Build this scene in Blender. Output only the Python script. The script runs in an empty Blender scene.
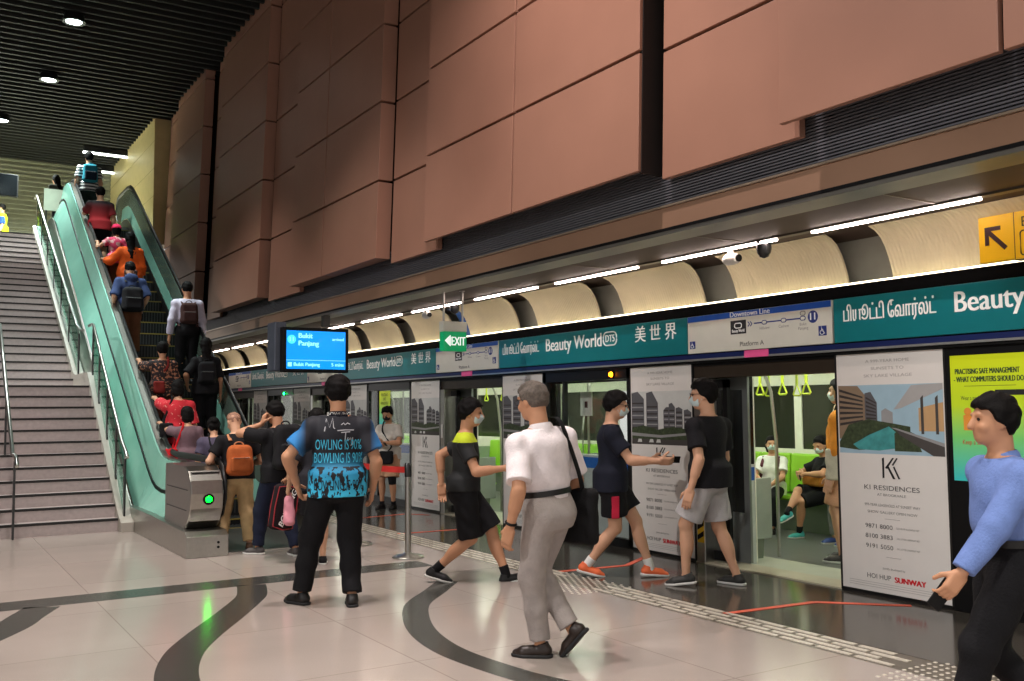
import bpy, bmesh, math, random
import numpy as np
import openvdb as vdb
from mathutils import Vector, Matrix
from mathutils.bvhtree import BVHTree

SC = bpy.context.scene
COL = SC.collection
PI = math.pi
random.seed(7)

# ------------------------------------------------------------------ camera, world, exposure
def lin(c):
    return tuple((v / 255 / 12.92) if v / 255 <= .04045 else ((v / 255 + .055) / 1.055) ** 2.4 for v in c)

def setup():
    yaw, pit, rol = math.radians(32.264), math.radians(4.069), math.radians(-.436)
    f = Vector((math.sin(yaw) * math.cos(pit), math.cos(yaw) * math.cos(pit), math.sin(pit)))
    r = Vector((math.cos(yaw), -math.sin(yaw), 0))
    u = r.cross(f)
    r, u = r * math.cos(rol) + u * math.sin(rol), u * math.cos(rol) - r * math.sin(rol)
    cd = bpy.data.cameras.new('camera')
    cam = bpy.data.objects.new('camera', cd)
    COL.objects.link(cam)
    m = Matrix((r, u, -f)).transposed().to_4x4()
    m.translation = (0, 0, 1.55)
    cam.matrix_world = m
    cd.sensor_width = 36
    cd.lens = 954.5 / 1024 * 36
    cd.clip_start = .05
    SC.camera = cam
    SC.view_settings.view_transform = 'Standard'
    SC.view_settings.look = 'None'
    SC.view_settings.gamma = 1
    SC.view_settings.use_curve_mapping = False
    SC.view_settings.exposure = 0.45
    w = bpy.data.worlds.new('world')
    SC.world = w
    w.use_nodes = True
    bg = w.node_tree.nodes['Background']
    bg.inputs[0].default_value = (1, .965, .94, 1)
    bg.inputs[1].default_value = .62
    try:
        SC.cycles.use_denoising = True
        SC.cycles.max_bounces = 7
        SC.cycles.sample_clamp_indirect = 4
        SC.cycles.caustics_reflective = False
        SC.cycles.caustics_refractive = False
    except Exception:
        pass

setup()

def light(name, kind, loc, power, col=(1, 1, 1), size=.3, aim=None, spot=2.4, blend=.8, sy=None):
    d = bpy.data.lights.new(name, kind)
    d.energy = power
    d.color = col
    if kind == 'SPOT':
        d.spot_size = spot
        d.spot_blend = blend
        d.shadow_soft_size = size
    elif kind == 'AREA':
        d.size = size
        if sy:
            d.shape = 'RECTANGLE'
            d.size_y = sy
    o = bpy.data.objects.new(name, d)
    COL.objects.link(o)
    o.location = loc
    if aim is not None:
        o.rotation_euler = (Vector(aim) - Vector(loc)).to_track_quat('-Z', 'Y').to_euler()
    return o

# downlights of the hall ceiling (z 8.75) and of the concourse above the stairs
WARM, COOL = (1, .93, .84), (.88, 1, .95)
for lx, ly, pw, c, an in ((-1.5, 0, 900, WARM, 1.5), (1.6, 3.2, 900, WARM, 1.2), (3.0, 6.2, 1150, (1, .86, .84), 2.3), (.4, 7.0, 900, WARM, 1.3), (-2.2, 5.5, 800, WARM, 1.3),
                      (.6, 12, 900, WARM, 1.2), (2.6, 10.5, 700, WARM, 1.0), (1.0, 16.5, 1000, COOL, 1.3), (2.9, 16.5, 700, COOL, 1.0), (2.2, -1.0, 900, WARM, 1.6),
                      (2.36, 18.82, 900, COOL, 1.3), (2.35, 22.47, 1000, COOL, 1.5), (1.72, 26.25, 2200, COOL, 2.2), (2.6, 28, 1500, COOL, 2.2), (-.5, 27.5, 2000, COOL, 2.4)):
    light('downlight_beam', 'SPOT', (lx, ly, 8.7), pw, c, .12, (lx + .001, ly, 0), an, .9)

# unseen fill spots, added high across the hall to brighten the platform doors
for ly in (0, 5, 10, 15):
    light('platform_fill_spot', 'SPOT', (-8, ly - 1, 8.6), 1700, (1, .95, .93), .12, (6.4, ly + 1.5, .9), .5, .6)

# ------------------------------------------------------------------ materials
MATS = {}
def M(name, col, rough=.55, metal=0., var=.06, scale=6., bump=0., bscale=80., emit=0., ecol=None, alpha=None, trans=0., ior=1.45, coat=0., spec=.5):
    if name in MATS:
        return MATS[name]
    m = bpy.data.materials.new(name)
    m.use_nodes = True
    nt = m.node_tree
    b = nt.nodes['Principled BSDF']
    c = lin(col)
    tc = nt.nodes.new('ShaderNodeTexCoord')
    no = nt.nodes.new('ShaderNodeTexNoise')
    no.inputs['Scale'].default_value = scale
    no.inputs['Detail'].default_value = 4
    nt.links.new(tc.outputs['Object'], no.inputs['Vector'])
    ra = nt.nodes.new('ShaderNodeValToRGB')
    ra.color_ramp.elements[0].position = .3
    ra.color_ramp.elements[1].position = .7
    ra.color_ramp.elements[0].color = (*[v * (1 - var) for v in c], 1)
    ra.color_ramp.elements[1].color = (*[min(1, v * (1 + var)) for v in c], 1)
    nt.links.new(no.outputs['Fac'], ra.inputs['Fac'])
    nt.links.new(ra.outputs['Color'], b.inputs['Base Color'])
    b.inputs['Roughness'].default_value = rough
    b.inputs['Metallic'].default_value = metal
    b.inputs['Specular IOR Level'].default_value = spec
    b.inputs['IOR'].default_value = ior
    if coat:
        b.inputs['Coat Weight'].default_value = coat
        b.inputs['Coat Roughness'].default_value = .08
    if trans:
        b.inputs['Transmission Weight'].default_value = trans
    if emit:
        b.inputs['Emission Color'].default_value = (*lin(ecol or col), 1)
        b.inputs['Emission Strength'].default_value = emit
    if bump:
        n2 = nt.nodes.new('ShaderNodeTexNoise')
        n2.inputs['Scale'].default_value = bscale
        n2.inputs['Detail'].default_value = 3
        nt.links.new(tc.outputs['Object'], n2.inputs['Vector'])
        bp = nt.nodes.new('ShaderNodeBump')
        bp.inputs['Strength'].default_value = bump
        bp.inputs['Distance'].default_value = .02
        nt.links.new(n2.outputs['Fac'], bp.inputs['Height'])
        nt.links.new(bp.outputs['Normal'], b.inputs['Normal'])
    MATS[name] = m
    return m

def glass(name, tint=(250, 252, 251), mixg=.12):
    """thin pane: mostly clear, a little mirror"""
    if name in MATS:
        return MATS[name]
    m = bpy.data.materials.new(name)
    m.use_nodes = True
    nt = m.node_tree
    nt.nodes.remove(nt.nodes['Principled BSDF'])
    out = nt.nodes['Material Output']
    t = nt.nodes.new('ShaderNodeBsdfTransparent')
    t.inputs[0].default_value = (*lin(tint), 1)
    g = nt.nodes.new('ShaderNodeBsdfGlossy')
    g.inputs['Roughness'].default_value = .04
    fr = nt.nodes.new('ShaderNodeLayerWeight')
    po = nt.nodes.new('ShaderNodeMath')
    po.operation = 'POWER'
    po.inputs[1].default_value = 4
    nt.links.new(fr.outputs['Facing'], po.inputs[0])
    ad = nt.nodes.new('ShaderNodeMath')
    ad.operation = 'MULTIPLY_ADD'
    ad.inputs[1].default_value = .5
    ad.inputs[2].default_value = mixg * .3
    nt.links.new(po.outputs[0], ad.inputs[0])
    mx = nt.nodes.new('ShaderNodeMixShader')
    nt.links.new(ad.outputs[0], mx.inputs[0])
    nt.links.new(t.outputs[0], mx.inputs[1])
    nt.links.new(g.outputs[0], mx.inputs[2])
    nt.links.new(mx.outputs[0], out.inputs[0])
    MATS[name] = m
    return m

# ------------------------------------------------------------------ objects
def tag(o, label=None, cat=None, group=None, kind=None):
    if label: o['label'] = label
    if cat: o['category'] = cat
    if group: o['group'] = group
    if kind: o['kind'] = kind
    return o

def thing(name, label, cat, loc=(0, 0, 0), rz=0., group=None):
    o = bpy.data.objects.new(name, None)
    COL.objects.link(o)
    o.empty_display_size = .1
    o.location = loc
    o.rotation_euler = (0, 0, rz)
    return tag(o, label, cat, group)

def link_mesh(name, me, mat, parent=None, smooth=False):
    if isinstance(mat, (list, tuple)):
        for k in mat: me.materials.append(k)
    else:
        me.materials.append(mat)
    o = bpy.data.objects.new(name, me)
    COL.objects.link(o)
    if parent is not None:
        o.parent = parent
    if smooth:
        me.polygons.foreach_set('use_smooth', np.ones(len(me.polygons), bool))
    return o

class MB:
    """collects shapes and links them as one mesh object"""
    def __init__(s):
        s.v, s.f, s.m, s.mi = [], [], [], 0
    def add(s, vs, fs):
        n = len(s.v)
        s.v += [tuple(p) for p in vs]
        s.f += [tuple(i + n for i in f) for f in fs]
        s.m += [s.mi] * len(fs)
        return s
    def box(s, x0, x1, y0, y1, z0, z1):
        return s.add([(x, y, z) for x in (x0, x1) for y in (y0, y1) for z in (z0, z1)],
                     [(0, 1, 3, 2), (4, 6, 7, 5), (0, 4, 5, 1), (2, 3, 7, 6), (0, 2, 6, 4), (1, 5, 7, 3)])
    def prism(s, poly, axis, a, b):
        """poly of 2-d points, extruded along axis 0/1/2 from a to b"""
        def P(p, t):
            q = list(p); q.insert(axis, t); return q
        n = len(poly)
        vs = [P(p, a) for p in poly] + [P(p, b) for p in poly]
        fs = [tuple(range(n))[::-1], tuple(range(n, 2 * n))] + [(i, (i + 1) % n, n + (i + 1) % n, n + i) for i in range(n)]
        return s.add(vs, fs)
    def bar(s, p, q, w, h, up=(0, 0, 1)):
        p, q, up = Vector(p), Vector(q), Vector(up)
        d = (q - p).normalized()
        a = d.cross(up).normalized() * w / 2
        b = a.cross(d).normalized() * h / 2
        return s.add([p + a + b, p - a + b, p - a - b, p + a - b, q + a + b, q - a + b, q - a - b, q + a - b],
                     [(0, 1, 2, 3), (7, 6, 5, 4), (0, 4, 5, 1), (1, 5, 6, 2), (2, 6, 7, 3), (3, 7, 4, 0)])
    def tube(s, pts, r, n=10, r2=None, closed=False, up=(0, 0, 1)):
        """round or (r, r2) oval tube along a path"""
        P = [Vector(p) for p in pts]
        up = Vector(up)
        rs = r if isinstance(r, (list, tuple)) else [r] * len(P)
        vs, fs = [], []
        for i, p in enumerate(P):
            d = (P[(i + 1) % len(P)] - P[i - 1]) if closed else (P[min(i + 1, len(P) - 1)] - P[max(i - 1, 0)])
            d.normalize()
            a = d.cross(up)
            if a.length < 1e-4: a = d.cross(Vector((1, .01, 0)))
            a.normalize()
            b = a.cross(d)
            for k in range(n):
                t = 2 * PI * k / n
                vs.append(p + a * rs[i] * math.cos(t) + b * (r2 if r2 else rs[i]) * math.sin(t))
        L = len(P)
        for i in range(L if closed else L - 1):
            for k in range(n):
                j = (i + 1) % L
                fs.append((i * n + k, i * n + (k + 1) % n, j * n + (k + 1) % n, j * n + k))
        if not closed:
            fs += [tuple(range(n))[::-1], tuple((L - 1) * n + k for k in range(n))]
        return s.add(vs, fs)
    def lathe(s, prof, c=(0, 0, 0), n=24, axis=2):
        """prof of (radius, height)"""
        vs, fs = [], []
        for r, h in prof:
            for k in range(n):
                t = 2 * PI * k / n
                p = [r * math.cos(t), r * math.sin(t)]
                p.insert(axis, h)
                vs.append((p[0] + c[0], p[1] + c[1], p[2] + c[2]))
        for i in range(len(prof) - 1):
            for k in range(n):
                fs.append((i * n + k, i * n + (k + 1) % n, (i + 1) * n + (k + 1) % n, (i + 1) * n + k))
        fs += [tuple(range(n))[::-1], tuple((len(prof) - 1) * n + k for k in range(n))]
        return s.add(vs, fs)
    def sheet(s, rows, t=(0, 0, 0)):
        """grid of points; t = thickness vector"""
        R, C = len(rows), len(rows[0])
        t = Vector(t)
        vs = [Vector(p) for r in rows for p in r]
        fs = [(i * C + j, i * C + j + 1, (i + 1) * C + j + 1, (i + 1) * C + j) for i in range(R - 1) for j in range(C - 1)]
        if t.length > 0:
            n = len(vs)
            vs += [p + t for p in vs]
            fs += [tuple(x + n for x in f)[::-1] for f in fs]
            e = [(i * C, (i + 1) * C) for i in range(R - 1)] + [(i * C + C - 1, (i + 1) * C + C - 1) for i in range(R - 1)]
            e += [(j, j + 1) for j in range(C - 1)] + [((R - 1) * C + j, (R - 1) * C + j + 1) for j in range(C - 1)]
            fs += [(a, b, b + n, a + n) for a, b in e]
        return s.add(vs, fs)
    def build(s, name, mat, parent=None, smooth=False, bevel=0., seg=2):
        me = bpy.data.meshes.new(name)
        me.from_pydata([tuple(p) for p in s.v], [], s.f)
        if any(s.m):
            me.polygons.foreach_set('material_index', s.m)
        bm = bmesh.new()
        bm.from_mesh(me)
        bmesh.ops.recalc_face_normals(bm, faces=bm.faces)
        if bevel:
            bmesh.ops.bevel(bm, geom=[e for e in bm.edges if len(e.link_faces) == 2 and e.calc_face_angle(0) > .6], offset=bevel, segments=seg, affect='EDGES', profile=.5, clamp_overlap=True)
        bm.to_mesh(me)
        bm.free()
        o = link_mesh(name, me, mat, parent, smooth)
        if smooth:
            try: me.set_sharp_from_angle(angle=.7)
            except Exception: pass
        return o

def text_mesh(s, size, align='CENTER', extrude=.0):
    c = bpy.data.curves.new('lettering', 'FONT')
    c.body = s
    c.size = size
    c.align_x = align
    c.align_y = 'CENTER'
    c.extrude = extrude
    c.resolution_u = 3
    o = bpy.data.objects.new('lettering', c)
    COL.objects.link(o)
    dg = bpy.context.evaluated_depsgraph_get()
    me = bpy.data.meshes.new_from_object(o.evaluated_get(dg))
    bpy.data.objects.remove(o)
    bpy.data.curves.remove(c)
    return me

def text(s, size, mat, parent, loc, right=(0, -1, 0), up=(0, 0, 1), align='CENTER', width=None, bold=0., name='lettering', shear=0.):
    """flat lettering on a surface; loc in the parent's space"""
    me = text_mesh(s, size, align)
    n = len(me.vertices)
    co = np.empty(n * 3, np.float32)
    me.vertices.foreach_get('co', co)
    co = co.reshape(-1, 3)
    if width and n:
        w = co[:, 0].max() - co[:, 0].min()
        co[:, 0] *= width / w
    if shear: co[:, 0] += co[:, 1] * shear
    R, U = np.array(Vector(right).normalized()), np.array(Vector(up).normalized())
    Q = np.array(loc)[None] + co[:, :1] * R + co[:, 1:2] * U
    if bold and n:      # a second, shifted copy thickens the strokes
        me2 = me.copy()
        bm = bmesh.new()
        for dx in (-bold, 0, bold):
            k = len(bm.verts)
            me.vertices.foreach_set('co', (Q + R * dx + np.cross(R, U) * dx * .02).astype(np.float32).ravel())
            bm.from_mesh(me)
        bm.to_mesh(me2)
        bm.free()
        me = me2
    else:
        me.vertices.foreach_set('co', Q.astype(np.float32).ravel())
    me.materials.clear()
    me.update()
    return link_mesh(name, me, mat, parent)
# ------------------------------------------------------------------ smooth bodies: a small distance-field modeller
V3 = lambda *a: np.array(a, float)
def unit(v):
    v = np.asarray(v, float)
    return v / (np.linalg.norm(v) + 1e-12)
def rotz(a): return np.array([[math.cos(a), -math.sin(a), 0], [math.sin(a), math.cos(a), 0], [0, 0, 1]])
def rotx(a): return np.array([[1, 0, 0], [0, math.cos(a), -math.sin(a)], [0, math.sin(a), math.cos(a)]])
def roty(a): return np.array([[math.cos(a), 0, math.sin(a)], [0, 1, 0], [-math.sin(a), 0, math.cos(a)]])
I3 = np.eye(3)

class SDF:
    def __init__(s, lo, hi, h):
        s.h = h
        s.lo = np.asarray(lo, float) - 3 * h
        n = np.ceil((np.asarray(hi, float) + 3 * h - s.lo) / h).astype(int) + 1
        s.ax = [(s.lo[i] + h * np.arange(n[i])).astype(np.float32) for i in range(3)]
        s.D = np.full(n, .08, np.float32)
    def _win(s, lo, hi, mg):
        sl, P = [], []
        for i in range(3):
            a = int(np.clip(np.floor((lo[i] - mg - s.lo[i]) / s.h), 0, len(s.ax[i])))
            b = int(np.clip(np.ceil((hi[i] + mg - s.lo[i]) / s.h) + 1, 0, len(s.ax[i])))
            if b <= a: return None, None
            sl.append(slice(a, b))
            sh = [1, 1, 1]; sh[i] = b - a
            P.append(s.ax[i][a:b].reshape(sh))
        return tuple(sl), P
    def _mix(s, sl, d, k, sub):
        o = s.D[sl]
        if sub:
            d = -d
            if k:
                h = np.maximum(k - np.abs(o - d), 0) / k
                s.D[sl] = np.maximum(o, d) + h * h * k / 4
            else: s.D[sl] = np.maximum(o, d)
        elif k:
            h = np.maximum(k - np.abs(o - d), 0) / k
            s.D[sl] = np.minimum(o, d) - h * h * k / 4
        else:
            s.D[sl] = np.minimum(o, d)
    def cone(s, a, b, ra, rb, k=.01, sub=False, flat=False, sq=None):
        """round cone a->b; flat = cut square at b; sq = (axis, factor) flattens the section along an axis"""
        a, b = np.asarray(a, float), np.asarray(b, float)
        R = max(ra, rb)
        sl, P = s._win(np.minimum(a, b) - R, np.maximum(a, b) + R, k + 3 * s.h)
        if sl is None: return s
        ab = b - a
        L2 = float(ab @ ab) + 1e-12
        q = [P[i] - a[i] for i in range(3)]
        t = (q[0] * ab[0] + q[1] * ab[1] + q[2] * ab[2]) / L2
        tc = np.clip(t, 0, 1)
        w = [q[i] - tc * ab[i] for i in range(3)]
        if sq is not None:
            n, f = unit(sq[0]), sq[1]
            e = (w[0] * n[0] + w[1] * n[1] + w[2] * n[2])
            r2 = w[0] ** 2 + w[1] ** 2 + w[2] ** 2 + e * e * (1 / f ** 2 - 1)
            d = (np.sqrt(r2) - (ra + tc * (rb - ra))) * (f + (1 - f) * .5)
        else:
            d = np.sqrt(w[0] ** 2 + w[1] ** 2 + w[2] ** 2) - (ra + tc * (rb - ra))
        if flat:
            d = np.maximum(d, (t - 1) * math.sqrt(L2))
        s._mix(sl, d, k, sub)
        return s
    def ell(s, c, r, R=I3, k=.01, sub=False, keep=None):
        """ellipsoid; R's columns are its axes; keep(x, y, z) trims it in its own axes"""
        c, r = np.asarray(c, float), np.asarray(r, float)
        m = np.abs(R) @ r
        sl, P = s._win(c - m, c + m, k + 3 * s.h)
        if sl is None: return s
        q = [P[i] - c[i] for i in range(3)]
        l = [q[0] * R[0, j] + q[1] * R[1, j] + q[2] * R[2, j] for j in range(3)]
        k0 = np.sqrt(sum((l[j] / r[j]) ** 2 for j in range(3)))
        k1 = np.sqrt(sum((l[j] / r[j] ** 2) ** 2 for j in range(3))) + 1e-9
        d = k0 * (k0 - 1) / k1
        if keep is not None:
            d = np.maximum(d, keep(*l))
        s._mix(sl, d, k, sub)
        return s
    def rbox(s, c, half, rad, R=I3, k=.0, sub=False, taper=0., p=2.):
        """rounded box; taper narrows x and y towards +z"""
        c, half = np.asarray(c, float), np.asarray(half, float)
        m = np.abs(R) @ half
        sl, P = s._win(c - m, c + m, k + 3 * s.h)
        if sl is None: return s
        q = [P[i] - c[i] for i in range(3)]
        l = [q[0] * R[0, j] + q[1] * R[1, j] + q[2] * R[2, j] for j in range(3)]
        f = 1 - taper * np.clip(l[2] / half[2], -1, 1)
        e = [np.abs(l[0]) / f - half[0] + rad, np.abs(l[1]) / f - half[1] + rad, np.abs(l[2]) - half[2] + rad]
        d = np.sqrt(sum(np.maximum(v, 0) ** 2 for v in e)) + np.minimum(np.maximum(np.maximum(e[0], e[1]), e[2]), 0) - rad
        s._mix(sl, d, k, sub)
        return s
    def loft(s, o, R, T, A, B, Y=None, k=.02, X=None):
        """stack of ovals up the third axis of R: heights T, half widths A, half depths B, offsets Y"""
        o = np.asarray(o, float)
        T, A, B = (np.asarray(v, float) for v in (T, A, B))
        Y = np.zeros_like(T) if Y is None else np.asarray(Y, float)
        X = np.zeros_like(T) if X is None else np.asarray(X, float)
        mm = V3(max(np.max(np.abs(X) + A), 0), np.max(np.abs(Y) + B), 0)
        lo, hi = np.full(3, 9e9), np.full(3, -9e9)
        for t in (T[0], T[-1]):
            for sx in (-1, 1):
                for sy in (-1, 1):
                    p = o + R @ V3(sx * mm[0], sy * mm[1], t)
                    lo, hi = np.minimum(lo, p), np.maximum(hi, p)
        sl, P = s._win(lo, hi, k + 3 * s.h)
        if sl is None: return s
        q = [P[i] - o[i] for i in range(3)]
        l = [q[0] * R[0, j] + q[1] * R[1, j] + q[2] * R[2, j] for j in range(3)]
        tt = np.clip(l[2], T[0], T[-1])
        fine = np.linspace(T[0], T[-1], 96)
        def sm(v):      # soften the stack
            w = np.interp(fine, T, v)
            ker = np.hanning(13); ker /= ker.sum()
            return np.interp(tt, fine, np.convolve(np.pad(w, 6, 'edge'), ker, 'valid'))
        a, b = sm(A), sm(B)
        x, y = l[0] - sm(X), l[1] - sm(Y)
        k0 = np.sqrt((x / a) ** 2 + (y / b) ** 2)
        k1 = np.sqrt((x / a ** 2) ** 2 + (y / b ** 2) ** 2) + 1e-9
        d = k0 * (k0 - 1) / k1
        e = np.abs(l[2] - (T[0] + T[-1]) / 2) - (T[-1] - T[0]) / 2
        d = np.minimum(np.maximum(d, e), 0) + np.sqrt(np.maximum(d, 0) ** 2 + np.maximum(e, 0) ** 2)
        s._mix(sl, d, k, False)
        return s
    def cut(s, p, n):
        """remove what lies beyond point p along n"""
        n = unit(n)
        e = sum((s.ax[i].reshape([-1 if j == i else 1 for j in range(3)]) - p[i]) * n[i] for i in range(3))
        s.D = np.maximum(s.D, e).astype(np.float32)
        return s
    def folds(s, amp, f=1., seed=0):
        """shallow cloth folds"""
        r = np.random.RandomState(seed)
        for _ in range(3):
            w = r.uniform(-1, 1, 3) * V3(30, 30, 42) * f
            ph = r.uniform(0, 6)
            g = [np.sin(s.ax[i].reshape([-1 if j == i else 1 for j in range(3)]) * w[(i + 1) % 3] * .6) for i in range(3)]
            arg = sum(s.ax[i].reshape([-1 if j == i else 1 for j in range(3)]) * w[i] for i in range(3)) + ph + 1.4 * g[0] + 1.2 * g[1]
            s.D = s.D + (amp * .6 * np.sin(arg)).astype(np.float32)
        return s
    def mesh(s, name, mat, parent=None, off=0.):
        g = vdb.FloatGrid(.08)
        g.copyFromArray(np.ascontiguousarray(s.D))
        pts, quads = g.convertToQuads(off)
        pts = pts * s.h + s.lo
        me = bpy.data.meshes.new(name)
        nq = len(quads)
        me.vertices.add(len(pts))
        me.vertices.foreach_set('co', pts.astype(np.float32).ravel())
        me.loops.add(nq * 4)
        me.loops.foreach_set('vertex_index', quads[:, ::-1].astype(np.int32).ravel() if FLIP else quads.astype(np.int32).ravel())
        me.polygons.add(nq)
        me.polygons.foreach_set('loop_start', np.arange(0, nq * 4, 4, dtype=np.int32))
        me.update(calc_edges=True)
        me.validate()
        return link_mesh(name, me, mat, parent, True)
FLIP = False

def ik(a, t, l1, l2, pole):
    """two-bone chain a->mid->t; returns mid, end"""
    d = t - a
    L = np.linalg.norm(d)
    Lc = min(max(L, abs(l1 - l2) + .01), (l1 + l2) * .999)
    u = d / (L + 1e-9)
    t = a + u * Lc
    x = (l1 * l1 - l2 * l2 + Lc * Lc) / (2 * Lc)
    y = math.sqrt(max(l1 * l1 - x * x, 0))
    p = np.asarray(pole, float)
    p = unit(p - u * (p @ u))
    return a + u * x + p * y, t

def skin(tone=0):
    cols = [(205, 158, 128), (190, 140, 108), (214, 170, 140), (172, 122, 92)]
    return M('skin_%d' % tone, cols[tone], .5, var=.05, scale=9, bump=.03, bscale=60, spec=.4)
HAIR_BLACK = M('black_hair', (13, 11, 11), .65, var=.3, scale=60, bump=.25, bscale=160, spec=.15)
HAIR_GREY = M('grey_hair', (98, 88, 80), .6, var=.3, scale=60, bump=.7, bscale=220)
MASK = M('mask_cloth', (196, 214, 216), .8, bump=.1)
MASK_DARK = M('black_mask_cloth', (24, 26, 32), .8, bump=.1)
EYE = M('dark_eye', (16, 12, 10), .2)
RUBBER = M('sole_rubber', (30, 30, 32), .7)
SOLE_PALE = M('pale_sole', (205, 205, 200), .6)
def cloth(name, col, rough=.85, var=.1, bump=.25): return M('cloth_' + name, col, rough, var=var, scale=14, bump=bump, bscale=90, spec=.25)

class Person:
    """a posed figure; local axes: x its right hand side, y the way it faces, z up"""
    def __init__(s, label, at, face, H=1.7, fem=0., build=1., lean=0., side=0., twist=0., hyaw=0., hpit=0., feet=None, hands=None,
                 seat=None, stepz=None, vox=.009, tone=0, group=None, knees=None, name='person'):
        s.H, s.vox, s.fem, s.build, s.tone = H, vox, fem, build, tone
        s.face = math.radians(face)
        s.Rw = rotz(s.face)
        s.at = V3(*at)
        s.root = thing(name, label, 'person', at, s.face, group)
        J = s.J = {}
        twist, hyaw, hpit, lean, side = (math.radians(v) for v in (twist, hyaw, hpit, lean, side))
        # feet
        feet = feet or {}
        s.foot = {}
        for k, sx in (('R', 1), ('L', -1)):
            f = dict(p=(sx * .055 * H, 0), z=0, yaw=-sx * 6, pitch=0)
            f.update(feet.get(k, {}))
            if 'w' in f:
                q = s.loc((*f['w'][:2], s.at[2]))
                f['p'] = (q[0], q[1])
            s.foot[k] = f
        ha = .045 * H
        l1, l2 = .245 * H, .245 * H
        ank = {}
        for k in 'RL':
            f = s.foot[k]
            pit = math.radians(f['pitch'])
            # heel-off: pivot about the ball of the foot
            fw = rotz(math.radians(f['yaw'])) @ V3(0, 1, 0)
            b = V3(f['p'][0], f['p'][1], f['z']) + fw * .07 * H
            Rf = rotz(math.radians(f['yaw'])) @ rotx(-pit)
            s.foot[k]['R'] = Rf
            ank[k] = b + Rf @ V3(0, -.07 * H, ha)
        # pelvis
        hipx = .05 * H
        if seat is not None:
            pel = V3(0, 0, seat)
        else:
            z = .53 * H
            for k, sx in (('R', 1), ('L', -1)):
                a = ank[k]
                r2 = ((l1 + l2) * .992) ** 2 - (a[0] - sx * hipx) ** 2 - a[1] ** 2
                z = min(z, a[2] + math.sqrt(max(r2, .01)) + .0 * H)
            pel = V3(0, 0, z)
        J['pel'] = pel
        for k, sx in (('R', 1), ('L', -1)):
            hip = pel + V3(sx * hipx, 0, 0)
            kn = (knees or {}).get(k)
            pole = rotz(math.radians(s.foot[k]['yaw'] * .6)) @ V3(0, 1, .15) if kn is None else V3(*kn)
            J['knee' + k], J['ank' + k] = ik(hip, ank[k], l1, l2, pole)
            J['hip' + k] = hip
        # torso
        up = rotz(twist * .5) @ (roty(side) @ rotx(-lean)) @ V3(0, 0, 1)
        rt = rotz(twist) @ V3(1, 0, 0)
        fw = unit(np.cross(up, rt))
        rt = unit(np.cross(fw, up))
        s.T = np.stack([rt, fw, up], 1)
        sw = (.107 - .012 * fem) * H * (1 + (build - 1) * .4)
        for k, sx in (('R', 1), ('L', -1)):
            J['sh' + k] = pel + s.T @ V3(sx * sw, -.004 * H, .252 * H)
        # arms
        hands = hands or {}
        la, lb = .168 * H, .15 * H
        s.hand = {}
        for k, sx in (('R', 1), ('L', -1)):
            h = dict(p=None, pole=(sx * .35, -1, 0), curl=.45, dir=None, n=None)
            h.update(hands.get(k, {}))
            if h['p'] is None and 'w' not in h:
                sw_ = h.get('swing', 4)
                a = rotx(math.radians(sw_)) @ V3(sx * .15, .03, -1)
                t = J['sh' + k] + unit(a) * (la + lb) * h.get('ext', .985)
            elif 'w' in h: t = s.loc(h['w'])
            else: t = V3(*h['p']) * H
            J['el' + k], J['wr' + k] = ik(J['sh' + k], t, la, lb, h['pole'])
            d = unit(J['wr' + k] - J['el' + k]) if h['dir'] is None else unit(h['dir'])
            n = V3(-sx, .15, 0) if h['n'] is None else np.asarray(h['n'], float)
            n = unit(n - d * (n @ d))
            h['d'], h['nn'] = d, n
            h['th'] = np.cross(d, n) * sx
            s.hand[k] = h
            J['grip' + k] = J['wr' + k] + d * .062 * H + n * .018 * H
        # head
        J['neck'] = pel + s.T @ V3(0, -.004 * H, .29 * H)
        Rn = s.T @ rotz(hyaw * .5) @ rotx(-hpit * .5)
        J['hb'] = J['neck'] + Rn @ V3(0, .006 * H, .05 * H)
        ph = math.atan2(-s.T[0, 1], s.T[1, 1])
        s.Hd = rotz(ph + hyaw) @ rotx(-hpit)
        J['head'] = J['hb'] + s.Hd @ V3(0, .012 * H, .06 * H)
        Q = np.array(list(J.values()) + [ank['R'], ank['L'], J['head'] + V3(0, 0, .1 * H)])
        s.lo = Q.min(0) - .13 * H
        s.hi = Q.max(0) + .13 * H
        s.lo[2] = max(s.lo[2], min(s.foot['R']['z'], s.foot['L']['z']) - .03)
        s.body()

    def loc(s, w): return s.Rw.T @ (np.asarray(w, float) - s.at)
    def wor(s, l): return s.at + s.Rw @ np.asarray(l, float)
    def field(s, pts=None, mg=.1, vox=None):
        if pts is None: return SDF(s.lo, s.hi, vox or s.vox)
        Q = np.array(pts)
        return SDF(Q.min(0) - mg * s.H, Q.max(0) + mg * s.H, vox or s.vox)
    def prof(s):
        f, b = s.fem, s.build
        T = np.array([-.065, -.02, .035, .08, .13, .18, .225, .255, .28, .30]) * s.H
        A = np.array([.076, .092 + .008 * f, .087 + .004 * f, .080 - .008 * f, .086 - .006 * f, .094 - .006 * f, .100 - .009 * f, .100 - .012 * f, .084 - .012 * f, .046]) * s.H
        B = np.array([.052, .068 + .004 * f, .064, .058 - .003 * f, .060, .064, .064, .056, .042, .034]) * s.H
        Y = np.array([-.004, -.008, -.002, .004, .004, .0, -.004, -.006, -.006, -.005]) * s.H
        bb = np.array([1, 1, 1.25, 1.45, 1.3, 1.1, 1, 1, 1, 1])
        k = 1 + (b - 1) * bb
        return T, A * (1 + (b - 1) * .8), B * k, Y + np.maximum(k - 1, 0) * .02 * s.H

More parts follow.
